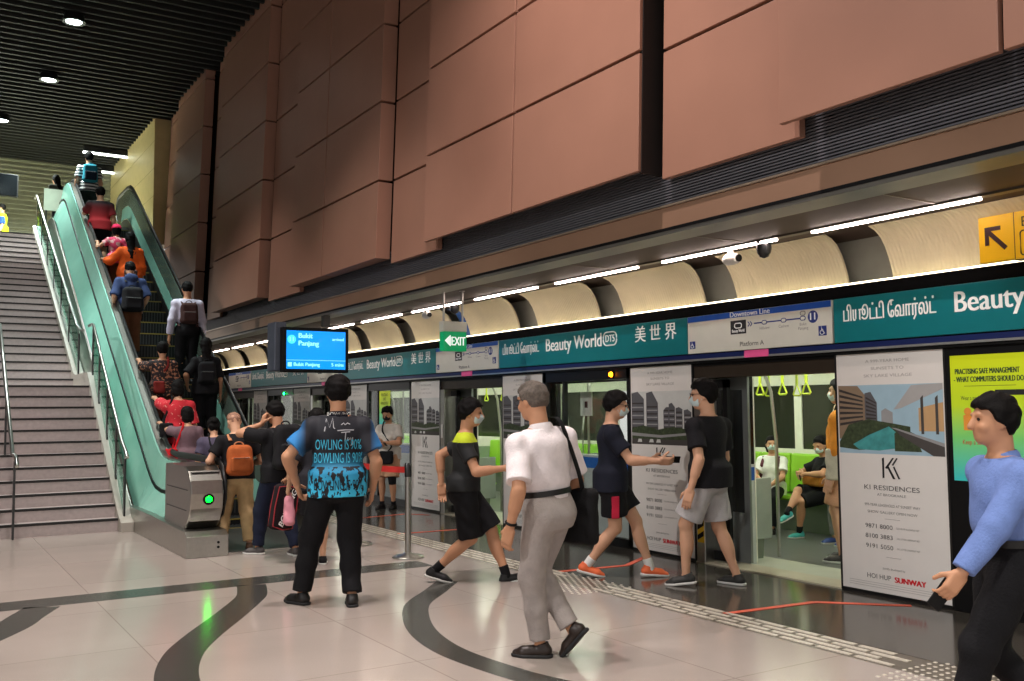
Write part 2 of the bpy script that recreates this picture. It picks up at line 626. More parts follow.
    def body(s):
        H, J = s.H, s.J
        g = s.field()
        g.loft(J['pel'], s.T, *s.prof(), k=.02)
        g.ell(J['pel'] + s.T @ V3(0, -.03 * H, -.02 * H), V3(.082, .047, .05) * H, s.T, .03)
        b = 1 + (s.build - 1) * .5
        for k, sx in (('R', 1), ('L', -1)):
            g.cone(J['hip' + k], J['knee' + k], .052 * H * b, .034 * H * b, .035)
            kd = unit(J['ank' + k] - J['knee' + k])
            bk = unit(np.cross(np.cross(kd, J['hip' + k] - J['knee' + k] + V3(0, -1e-3, 0)), kd))
            bk = s.foot[k]['R'] @ V3(0, -1, 0); bk = unit(bk - kd * (bk @ kd))
            g.cone(J['knee' + k], J['ank' + k], .031 * H * b, .0195 * H, .02)
            Rc = np.stack([unit(np.cross(bk, kd)), bk, kd], 1)
            g.ell(J['knee' + k] + kd * .085 * H + bk * .009 * H, V3(.031 * b, .030 * b, .075) * H, Rc, .03)
            Rf = s.foot[k]['R']
            a = J['ank' + k]
            g.cone(a + Rf @ V3(0, -.02 * H, -.02 * H), a + Rf @ V3(0, .07 * H, -.026 * H), .021 * H, .015 * H, .02)
            g.ell(J['sh' + k], V3(.031, .032, .032) * H * b, k=.02)
            g.cone(J['sh' + k], J['el' + k], .029 * H * b, .0235 * H * b, .02)
            g.cone(J['el' + k], J['wr' + k], .0235 * H * b, .0155 * H, .015)
            fd = unit(J['wr' + k] - J['el' + k])
            g.cone(J['el' + k] + fd * .02 * H, J['el' + k] + fd * .07 * H, .0255 * H * b, .022 * H * b, .02)
            s.handfield(g, k)
        # neck and head
        g.cone(J['neck'] - s.T[:, 2] * .02 * H, J['hb'] + s.Hd @ V3(0, -.004 * H, .03 * H), (.036 - .005 * s.fem) * H, (.033 - .005 * s.fem) * H, .03)
        for sx in (1, -1):
            g.cone(J['neck'] - s.T[:, 2] * .004 * H, J['sh' + ('R' if sx > 0 else 'L')] * .75 + J['neck'] * .25 + V3(0, 0, .006 * H), .026 * H, .022 * H, .02)
        s.headfield(g)
        o = g.mesh('body', skin(s.tone), s.root)
        e = SDF(J['head'] - .07 * H, J['head'] + .07 * H, .004)
        for sx in (1, -1):
            m = MB()
            c = s.hp(sx * .0185, .0465, .005)
            me_ = bpy.data.meshes.new('eye')
            bm = bmesh.new()
            bmesh.ops.create_uvsphere(bm, u_segments=10, v_segments=8, radius=.0052 * H)
            bm.to_mesh(me_); bm.free()
            eo = link_mesh('eye', me_, EYE, s.root, True)
            eo.location = tuple(c)
        return o

    def hp(s, x, y, z): return s.J['head'] + s.Hd @ (V3(x, y, z) * s.H)
    def headfield(s, g):
        H = s.H
        c = s.hp
        g.ell(c(0, -.006, .014), V3(.0455, .056, .053) * H, s.Hd, .02)
        g.ell(c(0, .012, -.022), V3(.038, .042, .045) * H, s.Hd, .03)
        g.ell(c(0, .030, -.048), V3(.022, .021, .017) * H, s.Hd, .02)
        for sx in (1, -1):
            g.ell(c(sx * .019, .056, .004), V3(.012, .009, .008) * H, s.Hd, .008, sub=True)
            g.ell(c(sx * .024, .036, -.018), V3(.015, .014, .014) * H, s.Hd, .012)
            g.ell(c(sx * .045, -.008, -.006), V3(.0065, .0135, .019) * H, s.Hd @ roty(sx * .15) @ rotx(.2), .006)
        g.cone(c(0, .050, .012), c(0, .063, -.016), .0058 * H, .0092 * H, .01)
        g.cone(c(-.012, .0465, -.0335), c(.012, .0465, -.0335), .0055 * H, .0055 * H, .006)
        g.cone(c(-.014, .0535, -.0345), c(.014, .0535, -.0345), .0012 * H, .0012 * H, .003, sub=True)
        g.cone(c(-.024, .046, .018), c(.024, .046, .018), .0065 * H, .0065 * H, .012)

    def handfield(s, g, k):
        H, J, h = s.H, s.J, s.hand[k]
        d, n, th, w = h['d'], h['nn'], h['th'], J['wr' + k]
        R = np.stack([th, n, d], 1)
        g.rbox(w + d * .03 * H, V3(.0235, .0105, .031) * H, .0095 * H, R, .012)
        c = h['curl']
        for i, (o, L) in enumerate(((.0175, .043), (.006, .048), (-.0058, .045), (-.017, .035))):
            p = w + d * .057 * H + th * o * H
            a = 0.
            r = .0058 * H
            for j, q in enumerate((.42, .33, .25)):
                a += c * (.5 if j == 0 else .75)
                e = p + (d * math.cos(a) + n * math.sin(a)) * L * q * H + th * o * .10 * q * H
                g.cone(p, e, r, r * .92, .004)
                p, r = e, r * .92
        b = w + d * .016 * H + th * .018 * H + n * .004 * H
        m = b + (th * .62 + d * .65 + n * .35) * .026 * H
        g.cone(b, m, .0085 * H, .0072 * H, .008)
        g.cone(m, m + unit(th * .15 + d * .85 + n * (.3 + .5 * c)) * .024 * H, .0072 * H, .006 * H, .004)

    # -------------------------------------------------------------- clothing
    def hair(s, style='short', mat=None, thick=.010):
        H = s.H
        mat = mat or HAIR_BLACK
        g = s.field([s.J['head'], s.J['neck'], s.J['head'] + s.Hd @ V3(0, -.06 * H, 0)], .13 if style == 'long' else .09, min(s.vox, .008))
        if style == 'long': g = SDF(s.J['head'] - .26 * H, s.J['head'] + .1 * H, .009)
        t = thick
        def line(x, y, z):      # hairline in head space
            yy = np.interp(y, np.array([-.07, -.03, -.012, .02, .034, .07]) * H, np.array([-.080, -.066, -.022, .004, .030, .040]) * H)
            return yy - z - .014 * H
        g.ell(s.hp(0, -.007, .016), V3(.0455 + t, .056 + t, .053 + t * 1.2) * H, s.Hd, .0, keep=line)
        if style == 'fringe':
            g.ell(s.hp(0, .022, .046), V3(.044, .038, .024) * H, s.Hd @ rotx(-.5), .012)
            g.ell(s.hp(0, -.01, .052), V3(.046, .05, .026) * H, s.Hd, .015)
        if style == 'short':
            g.ell(s.hp(0, .012, .052), V3(.04, .04, .02) * H, s.Hd @ rotx(-.25), .015)
        if style in ('long', 'bob', 'pony', 'bun'):
            g.ell(s.hp(0, -.022, -.004), V3(.052, .046, .055) * H, s.Hd, .015, keep=lambda x, y, z: y - .012 * H)
        if style == 'bob':
            g.ell(s.hp(0, -.026, -.032), V3(.052, .036, .05) * H, s.Hd, .02)
        if style == 'bun':
            g.ell(s.hp(0, -.068, .024), V3(.026, .024, .024) * H, s.Hd, .008)
        if style == 'pony':
            p = [s.hp(0, -.058, .014), s.hp(0, -.088, .0), s.hp(0, -.086, -.05), s.hp(0, -.078, -.10)]
            for a, b, r, q in zip(p, p[1:], (.016, .02, .016), (.02, .016, .006)):
                g.cone(a, b, r * H, q * H, .012)
        if style == 'long':
            p = [s.hp(0, -.05, -.01), s.hp(0, -.058, -.06)]
            e = s.J['neck'] + s.T @ V3(0, -.062 * H, -.05 * H)
            f = s.J['neck'] + s.T @ V3(0, -.082 * H, -.11 * H)
            for a, b, r, q in ((p[0], p[1], .044, .042), (p[1], e, .042, .038), (e, f, .038, .016)):
                g.cone(a, b, r * H, q * H, .02, sq=(s.T[:, 1], .5))
        g.folds(.0035, 2.6, 11)
        # leave the face and ears free
        g.ell(s.hp(0, .062, -.012), V3(.045, .05, .05) * H, s.Hd, .006, sub=True)
        return g.mesh('hair', mat, s.root)

    def cap(s, mat):
        H = s.H
        g = s.field([s.J['head']], .13, .007)
        g.ell(s.hp(0, -.004, .02), V3(.062, .072, .062) * H, s.Hd, keep=lambda x, y, z: -.004 * H - z)
        g.ell(s.hp(0, .075, .020), V3(.042, .048, .006) * H, s.Hd @ rotx(-.15), .006)
        g.ell(s.hp(0, -.004, .083), V3(.006, .006, .004) * H, s.Hd, .003)
        return g.mesh('cap', mat, s.root)

    def mask(s, mat=None):
        H = s.H
        g = s.field([s.J['head']], .09, .005)
        g.ell(s.hp(0, .018, -.026), V3(.0405, .0445, .036) * H, s.Hd, keep=lambda x, y, z: .004 * H - y)
        g.cone(s.hp(0, .054, -.006), s.hp(0, .06, -.018), .009 * H, .011 * H, .015)
        for sx in (1, -1):
            for dz in (.0, -.03):
                g.cone(s.hp(sx * .036, .022, -.016 + dz * .9), s.hp(sx * .047, -.006, .004 + dz * .3), .0016 * H, .0016 * H, .002)
        return g.mesh('face_mask', mat or MASK, s.root)

    def glasses(s, col=(25, 22, 22)):
        H = s.H
        m = MB()
        for sx in (1, -1):
            c = V3(sx * .0195, .062, .004)
            m.tube([s.hp(*(c + V3(.016 * math.cos(t), -.004 * abs(math.cos(t)), .011 * math.sin(t)))) for t in np.linspace(0, 2 * PI, 14, False)], .0014 * H, 5, closed=True)
            m.tube([s.hp(sx * .035, .058, .008), s.hp(sx * .047, .03, .008), s.hp(sx * .049, -.006, .006), s.hp(sx * .047, -.016, -.002)], .0014 * H, 5)
        m.tube([s.hp(-.004, .064, .006), s.hp(.004, .064, .006)], .0014 * H, 5)
        return m.build('glasses', M('spectacle_frame', col, .3), s.root, True)

    def top(s, name, mat, sleeve=.62, hem=-.055, loose=.013, neck=.296, collar=None, cuff=None, fold=.0022, vox=None, hood=False, flare=0., open_neck=0.):
        """shirt: sleeve 0..1 of the upper arm, 1..2 along the forearm"""
        H, J = s.H, s.J
        pts = [J['pel'] + s.T @ V3(0, 0, hem * H), J['neck'], J['shR'], J['shL']]
        for k in 'RL':
            pts += [J['el' + k]] + ([J['wr' + k]] if sleeve > 1 else [])
        g = s.field(pts, .13, vox)
        T, A, B, Y = s.prof()
        lo = loose * 1.0
        n = np.linspace(hem * H, neck * H, 14)
        a, b, y = (np.interp(n, T, v) for v in (A, B, Y))
        ch = np.interp(.19 * H, T, A), np.interp(.19 * H, T, B)
        drop = np.clip((.19 * H - n) / (.2 * H), 0, 1)
        body = n < .2 * H
        a = np.where(body, np.maximum(a, ch[0] * (.97 - .06 * drop)), a) + lo + flare * drop
        b = np.where(body, np.maximum(b, ch[1] * (1.0 - .04 * drop)), b) + lo + flare * drop
        q = np.clip((.105 * H - n) / (.03 * H), 0, 1) if hem < .03 else 0 * n
        e = 1 + (s.build - 1) * .6
        a = np.maximum(a, q * (.109 * H * e + lo + .004))
        fr, bk = np.maximum(y + b, q * (.074 * H * e + lo)), np.maximum(b - y, q * (.092 * H * e + lo))
        b, y = (fr + bk) / 2, (fr - bk) / 2
        if hem > .03:       # tucked in
            w = np.clip((.10 * H - n) / (.04 * H), 0, 1)
            a, b = a * (1 - w) + w * (np.interp(n, T, A) + .006), b * (1 - w) + w * (np.interp(n, T, B) + .006)
        g.loft(J['pel'], s.T, n, a, b, y, k=0)
        if s.fem > .5:
            for sx in (1, -1):
                g.ell(J['pel'] + s.T @ V3(sx * .042 * H, .05 * H, .18 * H), V3(.038, .032, .036) * H, s.T, .035)
        bb = 1 + (s.build - 1) * .5
        for k, sx in (('R', 1), ('L', -1)):
            S, E, W = J['sh' + k], J['el' + k], J['wr' + k]
            g.ell(S, V3(.031, .033, .032) * H * bb + lo * .8, k=.025)
            g.cone(S, J['neck'] - s.T[:, 2] * .014 * H, .027 * H + lo * .7, .028 * H + lo * .4, .025)
            t = min(sleeve, 1)
            g.cone(S + (J['pel'] - S) * .06, S + (E - S) * t, .031 * H * bb + lo, (.0325 if sleeve <= 1 else .027) * H * bb + lo * (1.25 if sleeve <= 1 else .9), .035, flat=sleeve <= 1)
            if sleeve > 1:
                g.cone(E, E + (W - E) * (sleeve - 1), .0265 * H * bb + lo * .9, .020 * H + lo * .8, .02, flat=True)
        if hood:
            g.ell(J['neck'] + s.T @ V3(0, -.05 * H, .005 * H), V3(.065, .035, .045) * H, s.T, .03)
        g.folds(fold, 1, int(H * 1000) % 97)
        o = g.mesh(name, mat, s.root)
        if collar is not None:
            R = s.T @ rotz(0)
            m = MB()
            rows = []
            for z, r in ((-.012, .043), (.012, .039), (.026, .037), (.018, .044), (-.006, .05)):
                rows.append([J['neck'] + R @ (V3(r * math.sin(t) * 1.05, r * math.cos(t) * 1.0 - .002, z - .014 * math.cos(t) * (1 if math.cos(t) > 0 else .2)) * H) for t in np.linspace(.16, 2 * PI - .16, 22)])
            m.sheet(rows)
            m.build('collar', collar, s.root, True)
        return o

    def legs(s, name, mat, length=1.93, loose=.012, waist=.07, end=None, fold=.0022, vox=None, belt=None):
        """trousers or shorts: length 0..1 thigh, 1..2 shin; end = radius at the hem (in H)"""
        H, J = s.H, s.J
        pts = [J['pel'] + s.T @ V3(0, 0, waist * H), J['hipR'], J['hipL'], J['kneeR'], J['kneeL']] + ([J['ankR'], J['ankL']] if length > 1 else [])
        g = s.field(pts, .13, vox)
        T, A, B, Y = s.prof()
        n = np.linspace(-.06 * H, waist * H, 10)
        U = s.T.copy()
        a, b, y = (np.interp(n, T, v) for v in (A, B, Y))
        g.loft(J['pel'], U, n, a + loose * .7, b + loose * .7, y, k=0)
        g.ell(J['pel'] + s.T @ V3(0, -.03 * H, -.02 * H), V3(.082, .045, .051) * H + loose * .85, s.T, .03)
        b = 1 + (s.build - 1) * .5
        for k in 'RL':
            h_, kn, an = J['hip' + k], J['knee' + k], J['ank' + k]
            t = min(length, 1)
            r1 = .053 * H * b + loose
            r2 = (end if (end and length <= 1) else .0395) * H * b + (loose if not (end and length <= 1) else 0)
            g.cone(h_, h_ + (kn - h_) * t, r1, r1 + (r2 - r1) * (t if not (end and length <= 1) else 1), .03, flat=length <= 1)
            if length > 1:
                e = (end or .029) * H + loose * .6
                g.cone(kn, kn + (an - kn) * .5, .0375 * H * b + loose, (.036 * H * b + loose * .9 + e) / 2, .03)
                g.cone(kn + (an - kn) * .45, kn + (an - kn) * (length - 1), (.035 * H * b + loose * .9 + e) / 2, e, .02, flat=True)
        g.folds(fold, 1.1, int(H * 777) % 89)
        o = g.mesh(name, mat, s.root)
        if belt is not None:
            a, b, y = (np.interp(waist * H - .012, T, v) for v in (A, B, Y))
            m = MB()
            rows = [[J['pel'] + U @ V3((a + loose + q) * math.cos(t), y + (b + loose + q) * math.sin(t), waist * H + dz) for t in np.linspace(0, 2 * PI, 33)] for dz, q in ((-.03, .002), (-.03, .013), (.004, .013), (.004, .002))]
            m.sheet(rows)
            m.build('belt', belt, s.root, True)
        return o

    def shoes(s, mat, sole=None, sock=None, high=0.):
        H, J = s.H, s.J
        for k in 'RL':
            R, a = s.foot[k]['R'], J['ank' + k]
            P = lambda x, y, z: a + R @ (V3(x, y, z) * H)
            q = [P(0, -.05, -.05), P(0, .12, -.05), P(0, 0, .03 + high)]
            g = s.field(q, .04, .006)
            sx = 1 if k == 'R' else -1
            g.cone(P(0, -.02, -.020), P(sx * .004, .058, -.026), .0235 * H, .024 * H, .015, sq=(R @ V3(0, 0, 1), .9))
            g.cone(P(sx * .004, .055, -.028), P(0, .086, -.032), .024 * H, .017 * H, .015, sq=(R @ V3(0, 0, 1), .8))
            g.cone(P(0, -.012, -.02), P(0, -.006, .006 + high), .0255 * H, .024 * H, .015, flat=True)
            g.cut(P(0, 0, -.040), R @ V3(0, 0, -1))
            o = g.mesh('shoe', mat, s.root)
            g = s.field(q, .04, .005)
            g.cone(P(0, -.022, -.038), P(sx * .004, .055, -.038), .0255 * H, .0275 * H, .01)
            g.cone(P(sx * .004, .055, -.038), P(0, .089, -.036), .0275 * H, .018 * H, .01)
            g.cut(P(0, 0, -.033), R @ V3(0, 0, 1))
            g.cut(P(0, 0, -.045), R @ V3(0, 0, -1))
            g.mesh('sole', sole or RUBBER, o)
            if sock is not None:
                g = s.field([a, a + (J['knee' + k] - a) * .5], .05, .006)
                kd = unit(J['knee' + k] - a)
                g.cone(a - kd * .01 * H, a + kd * sock[1] * H, .0225 * H, .0245 * H + .02 * sock[1], 0, flat=True)
                g.mesh('sock', sock[0], s.root)

    # -------------------------------------------------------------- things carried (top-level, placed where the wearer holds them)
    def backpack(s, label, mat, w=.15, h=.42, d=.14, dz=.09, pocket=None, strap=None, cat='backpack', loops=True, group=None, dy=0.):
        """rucksack on the back; sizes in metres; dz = centre above the pelvis in H"""
        H = s.H
        T, A, B, Y = s.prof()
        back = -(np.interp(dz * H, T, B) - np.interp(dz * H, T, Y)) - .026 - dy
        c = s.J['pel'] + s.T @ V3(0, back - d / 2, dz * H)
        root = thing('backpack', label, cat, s.wor(c), s.face, group)
        R = s.T
        g = SDF(V3(-.3, -.35, -.4), V3(.3, .35, .4), .008)
        g.rbox((0, 0, 0), (w, d / 2, h / 2), min(.07, d * .42), R, 0, taper=.08)
        g.folds(.003, 1, 5)
        g.mesh('bag_body', mat, root)
        g = SDF(V3(-.3, -.35, -.4), V3(.3, .35, .4), .007)
        g.rbox(R @ V3(0, -d / 2 - .012, -h * .17), (w * .8, .035, h * .24), .03, R)
        pm = pocket or mat
        po = g.mesh('front_pocket', pm, root)
        m = MB()
        m.tube([R @ V3(x, -d / 2 - .05, -h * .17 + h * .2) for x in np.linspace(-w * .6, w * .6, 6)], .004, 6)
        m.build('zip', M('zip_metal', (120, 120, 118), .35, .8), po, True)
        m = MB()
        m.tube([R @ V3(.05 * math.cos(t), d / 2 - .03, h / 2 + .035 * math.sin(t)) for t in np.linspace(0, PI, 8)], .008, 6)
        m.build('grab_loop', strap or mat, root, True)
        if loops:
            for sx in (1, -1):
                lf = .02
                P = [(sx * .055 * H, back - .005, .225 * H + .03), (sx * .062 * H, -.03 * H, .272 * H + lf + .012), (sx * .066 * H, .02 * H, .268 * H + lf + .012), (sx * .07 * H, np.interp(.22 * H, T, B) + lf, .22 * H),
                     (sx * .08 * H, np.interp(.14 * H, T, B) * .92 + lf, .14 * H), (sx * (np.interp(.09 * H, T, A) + lf + .012), .0, .08 * H), (sx * .08 * H, back + .01, .03 * H)]
                m = MB()
                m.tube([s.J['pel'] - c + R @ V3(*p) for p in P], .006, 8, .02, up=tuple(R @ V3(1, 0, 0)))
                m.build('shoulder_strap', strap or mat, root, True)
        return root

    def put(s, o): return o
# ------------------------------------------------------------------ shared materials
STEEL = M('brushed_steel', (172, 170, 164), .28, 1., .05, 30)
DSTEEL = M('dark_steel', (70, 70, 70), .35, .9)
BLACK = M('black_metal', (11, 11, 12), .5, spec=.25)
MATTE = M('black_plastic', (18, 18, 20), .6)
RUBB = M('handrail_rubber', (12, 12, 13), .4)
WHITE = M('white_print', (222, 220, 214), .5)
WHITEL = M('white_lettering', (240, 243, 240), .5)
INK = M('black_ink', (28, 28, 30), .6)
INKG = M('grey_ink', (128, 126, 124), .6)
NAVY = M('navy_ink', (28, 48, 120), .5)
REDINK = M('red_ink', (206, 28, 40), .5)
GLASS = glass('clear_glass')
GLASSG = glass('green_tinted_glass', (176, 212, 200))

def brown_wall():
    m = M('brown_cladding', (158, 116, 97), .42, .0, .05, 1.3, .04, 6)
    return m
BROWN = brown_wall()
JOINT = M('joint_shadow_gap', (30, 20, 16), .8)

# ------------------------------------------------------------------ floor
def floor_mat():
    m = bpy.data.materials.new('polished_beige_terrazzo')
    m.use_nodes = True
    nt = m.node_tree
    b = nt.nodes['Principled BSDF']
    tc = nt.nodes.new('ShaderNodeTexCoord')
    n1 = nt.nodes.new('ShaderNodeTexNoise'); n1.inputs['Scale'].default_value = .8; n1.inputs['Detail'].default_value = 6
    n2 = nt.nodes.new('ShaderNodeTexNoise'); n2.inputs['Scale'].default_value = 120
    br = nt.nodes.new('ShaderNodeTexBrick')
    br.offset = 0
    br.inputs['Scale'].default_value = 1
    br.inputs['Brick Width'].default_value = 1.35
    br.inputs['Row Height'].default_value = 1.35
    br.inputs['Mortar Size'].default_value = .004
    br.inputs['Color1'].default_value = (*lin((184, 172, 164)), 1)
    br.inputs['Color2'].default_value = (*lin((178, 166, 158)), 1)
    br.inputs['Mortar'].default_value = (*lin((152, 138, 128)), 1)
    for n in (n1, n2, br): nt.links.new(tc.outputs['Object'], n.inputs['Vector'])
    mx = nt.nodes.new('ShaderNodeMix'); mx.data_type = 'RGBA'; mx.blend_type = 'MULTIPLY'; mx.inputs[0].default_value = .35
    nt.links.new(br.outputs['Color'], mx.inputs[6])
    nt.links.new(n1.outputs['Fac'], mx.inputs[7])
    m2 = nt.nodes.new('ShaderNodeMix'); m2.data_type = 'RGBA'; m2.blend_type = 'OVERLAY'; m2.inputs[0].default_value = .12
    nt.links.new(mx.outputs[2], m2.inputs[6])
    nt.links.new(n2.outputs['Fac'], m2.inputs[7])
    nt.links.new(m2.outputs[2], b.inputs['Base Color'])
    b.inputs['Roughness'].default_value = .16
    b.inputs['Specular IOR Level'].default_value = .5
    return m
floor_o = MB().box(-9, 4.97, -6, 30, -.1, 0).build('floor', floor_mat())
tag(floor_o, kind='structure')
MB().box(5.31, 6.98, -6, 30, -.1, 0).build('platform_edge_strip', M('dark_granite', (70, 66, 60), .13, var=.12, scale=30), floor_o)
DARKB = M('dark_granite_inlay', (66, 65, 61), .2, var=.1, scale=40)
MB().box(-6, 4.45, 8.54, 8.92, 0, .0015).build('inlay_band', DARKB, floor_o)
def catmull(P, n=8):
    P = [Vector(p) for p in P]
    out = []
    for i in range(len(P) - 1):
        a, b, c, d = P[max(i - 1, 0)], P[i], P[i + 1], P[min(i + 2, len(P) - 1)]
        for k in range(n):
            t = k / n
            out.append(.5 * ((2 * b) + (-a + c) * t + (2 * a - 5 * b + 4 * c - d) * t * t + (-a + 3 * b - 3 * c + d) * t ** 3))
    return out + [P[-1]]
def band(pts, w):
    P = catmull([(*p, 0) for p in pts])
    L, R = [], []
    for i, p in enumerate(P):
        d = (P[min(i + 1, len(P) - 1)] - P[max(i - 1, 0)]).normalized()
        n = Vector((-d.y, d.x, 0)) * w / 2
        L.append(p + n); R.append(p - n)
    MB().sheet([L, R], (0, 0, .0015)).build('inlay_band', DARKB, floor_o)
band([(2.63, 8.54), (2.50, 8.1), (2.36, 7.82), (2.08, 7.34), (1.75, 6.80), (1.52, 6.35), (1.36, 5.81), (1.3, 5.2), (1.42, 4.5), (1.7, 3.9)], .25)
band([(.95, 8.54), (.8, 8.2), (.65, 7.84), (.3, 7.3), (-.1, 6.9), (-.7, 6.6)], .27)
band([(4.15, 7.7), (3.85, 7.36), (3.48, 6.95), (3.22, 6.45), (3.06, 5.98), (2.99, 5.5), (3.02, 5.03), (3.1, 4.62), (3.3, 4.1), (3.6, 3.6)], .2)

m = MB()
m.box(4.97, 5.31, -6, 30, -.1, -.002)
m.mi = 1
rng = random.Random(3)
y = 3.72
while y < 24:
    for r in range(4):
        yy = y + (.15 if r % 2 else 0)
        if 6.55 < yy < 7.3: continue
        m.box(5.005 + r * .078, 5.045 + r * .078, yy, yy + .265, -.002, .004)
    y += .3
for y0, y1, x0 in ((6.55, 7.55, 4.72), (2.0, 3.7, 4.72)):
    for i in range(int((y1 - y0) / .06)):
        for j in range(10):
            m.lathe([(.0145, 0), (.012, .004), (.008, .005)], (x0 + .03 + j * .06 + (.0 if i % 2 else .03), y0 + i * .06, 0), 6)
m.build('tactile_paving', [M('tactile_base', (96, 88, 78), .35), M('tactile_studs', (196, 188, 174), .35)], floor_o)

TAPE = M('orange_red_floor_tape', (214, 92, 66), .6)
def tape(label, pts, w=.06):
    m = MB()
    for a, b in zip(pts, pts[1:]):
        m.bar((*a, .0025), (*b, .0025), w, .002)
    tag(m.build('floor_tape', TAPE), label, 'tape', None)
tape('orange-red floor tape bending towards the foot of the pool advertisement', [(5.23, 5.32), (6.12, 5.23), (6.62, 4.72)])
tape('orange-red floor tape with a kinked end beneath the orange running shoes', [(5.25, 7.55), (6.02, 7.46), (6.5, 7.75)])
tape('thin red floor tape behind the person in black shorts and yellow-shouldered top', [(5.2, 10.95), (6.4, 10.86), (6.62, 11.1)], .05)
tape('thin red floor tape at the feet of the person waiting against the glass', [(5.2, 12.8), (6.3, 12.95), (6.5, 12.6)], .05)

# ------------------------------------------------------------------ ceiling, upper wall, soffit
CEIL = M('charcoal_slat_ceiling', (27, 28, 25), .7)
m = MB()
m.box(-10, 7.2, -6, 41, 9.05, 9.15)
for i in range(157):
    y = -6 + i * .3
    m.box(-10, 7.2, y, y + .07, 8.88, 9.05)
tag(m.build('ceiling', [CEIL]), kind='structure')

LEAN = .037
def panel(m, xf, y0, y1, z0, z1, t=.06):
    a, b = xf + LEAN * (z0 - 3.47), xf + LEAN * (z1 - 3.47)
    m.prism([(a, z0), (b, z1), (b + t, z1), (a + t, z0)], 1, y0, y1)
wr = MB().prism([(5.34, 3.3), (5.56, 9.1), (5.8, 9.1), (5.8, 3.3)], 1, -4, 24.6).build('wall_right', JOINT)
tag(wr, kind='structure')
ZS = [3.47, 4.5, 5.55, 6.6, 7.65, 8.7, 9.04]
bays = [(-4.3, -2.3, -.6, .6), (.78, 2.88, 4.48, 5.86), (5.95, 7.92, 9.85, 11.08), (11.17, 13.1, 14.49, 16.02), (16.1, None, 19.1, 20.02), (20.5, None, 23.0, 24.5)]
g = .015
for yn, yj, yc, ye in bays:
    if yn < 6: MB().prism([(5.03, 3.47), (5.24, 9.04), (5.45, 9.04), (5.3, 3.47)], 1, yn + .006, yn + .03).build('shade_painted_return', JOINT, wr)  # shade of the recess beside the bay, put into the return's near-black colour
    for z0, z1 in zip(ZS, ZS[1:]):
        for a, b in ((yn, yj), (yj, yc)) if yj else ((yn, yc),):
            m = MB(); panel(m, 5.0, a + g, b - g, z0 + g, z1 - g, .05 if yn < 6 else .2)
            m.build('cladding_panel', BROWN, wr, bevel=.004)
        m = MB(); panel(m, 5.17, yc - .05, ye, z0 + g - (.07 if z0 < 3.5 else 0), z1 - g, .06)
        m.build('recessed_panel', BROWN, wr, bevel=.004)
GRI = M('dark_louvre', (104, 104, 110), .45, .3)
m = MB()
m.box(5.3, 5.4, -4, 24.6, 3.2, 3.62)
for i in range(17):
    z = 3.205 + i * .0235
    m.prism([(5.262, z), (5.262, z + .012), (5.3, z + .02), (5.3, z)], 1, -4, 24.6)
m.build('ventilation_louvre', GRI, wr)
FASC = M('bronze_fascia', (152, 120, 98), .34, .3, .05, 1.5)
MB().prism([(5.22, 3.02), (5.235, 3.19), (5.24, 3.2), (5.4, 3.2), (5.4, 3.02)], 1, -4, 24.6).build('bronze_fascia', FASC, wr)
MB().box(5.215, 5.245, -4, 24.6, 3.195, 3.21).build('edge_trim', M('pale_metal_trim', (188, 170, 150), .3, .7), wr)

sof = MB().box(5.24, 7.05, -4, 26, 3.0, 3.06).build('trim_1', M('dark_bronze_soffit', (72, 54, 44), .6, .1))
tag(sof, kind='structure')
MB().box(5.225, 5.5, -4, 26, 2.965, 2.999).build('soffit_edge', M('grey_metal_edge', (120, 118, 112), .35, .6), sof)
MB().box(5.218, 5.23, -4, 26, 2.995, 3.02).build('shadow_gap', BLACK, sof)
m = MB()
for i in range(16):
    y = -3.3 + i * 1.85
    m.box(5.5, 6.2, y, y + .012, 2.994, 3.0)
m.build('panel_joint', M('soffit_joint', (110, 98, 84), .4, .5), sof)
m = MB().box(6.21, 6.29, -4, 26, 2.985, 3.0)
m.build('light_channel', M('light_channel_metal', (96, 92, 86), .4, .6), sof)
LED = M('linear_lamp_white', (255, 232, 222), .4, emit=17.)
ys = [(-3.6 + k * 1.848, -2.14 + k * 1.848) for k in range(15)]
lamp_lbl = ['linear ceiling lamp %s' % q for q in
            ('out over the near end of the soffit', 'second over the near end of the soffit', 'third over the near end of the soffit')]
for k, (a, b) in enumerate(ys):
    o = MB().box(6.232, 6.268, a, b, 2.968, 2.988).build('linear_lamp', LED, bevel=.003)
    tag(o, 'slim white linear lamp in the soffit above the platform edge', 'lamp', 'linear lamps along the soffit')

# curved reflectors above the screen doors
def flute_mat():
    m = M('cream_fluted_reflector', (226, 214, 178), .5, var=.05, scale=4)
    nt = m.node_tree
    tc = nt.nodes.new('ShaderNodeTexCoord')
    wv = nt.nodes.new('ShaderNodeTexWave')
    wv.bands_direction = 'Y'
    wv.inputs['Scale'].default_value = 9
    wv.inputs['Distortion'].default_value = .6
    bp = nt.nodes.new('ShaderNodeBump')
    bp.inputs['Strength'].default_value = .35
    bp.inputs['Distance'].default_value = .02
    nt.links.new(tc.outputs['Object'], wv.inputs['Vector'])
    nt.links.new(wv.outputs['Fac'], bp.inputs['Height'])
    nt.links.new(bp.outputs['Normal'], nt.nodes['Principled BSDF'].inputs['Normal'])
    return m
FLUTE = flute_mat()
back = MB().box(6.98, 7.05, -4, 26, 2.4, 3.0).build('wall_cove', M('grey_cove', (158, 158, 146), .6))
tag(back, kind='structure')
CURVE = [(6.50, 2.995), (6.585, 2.965), (6.655, 2.915), (6.71, 2.84), (6.752, 2.75), (6.785, 2.66), (6.81, 2.56)]
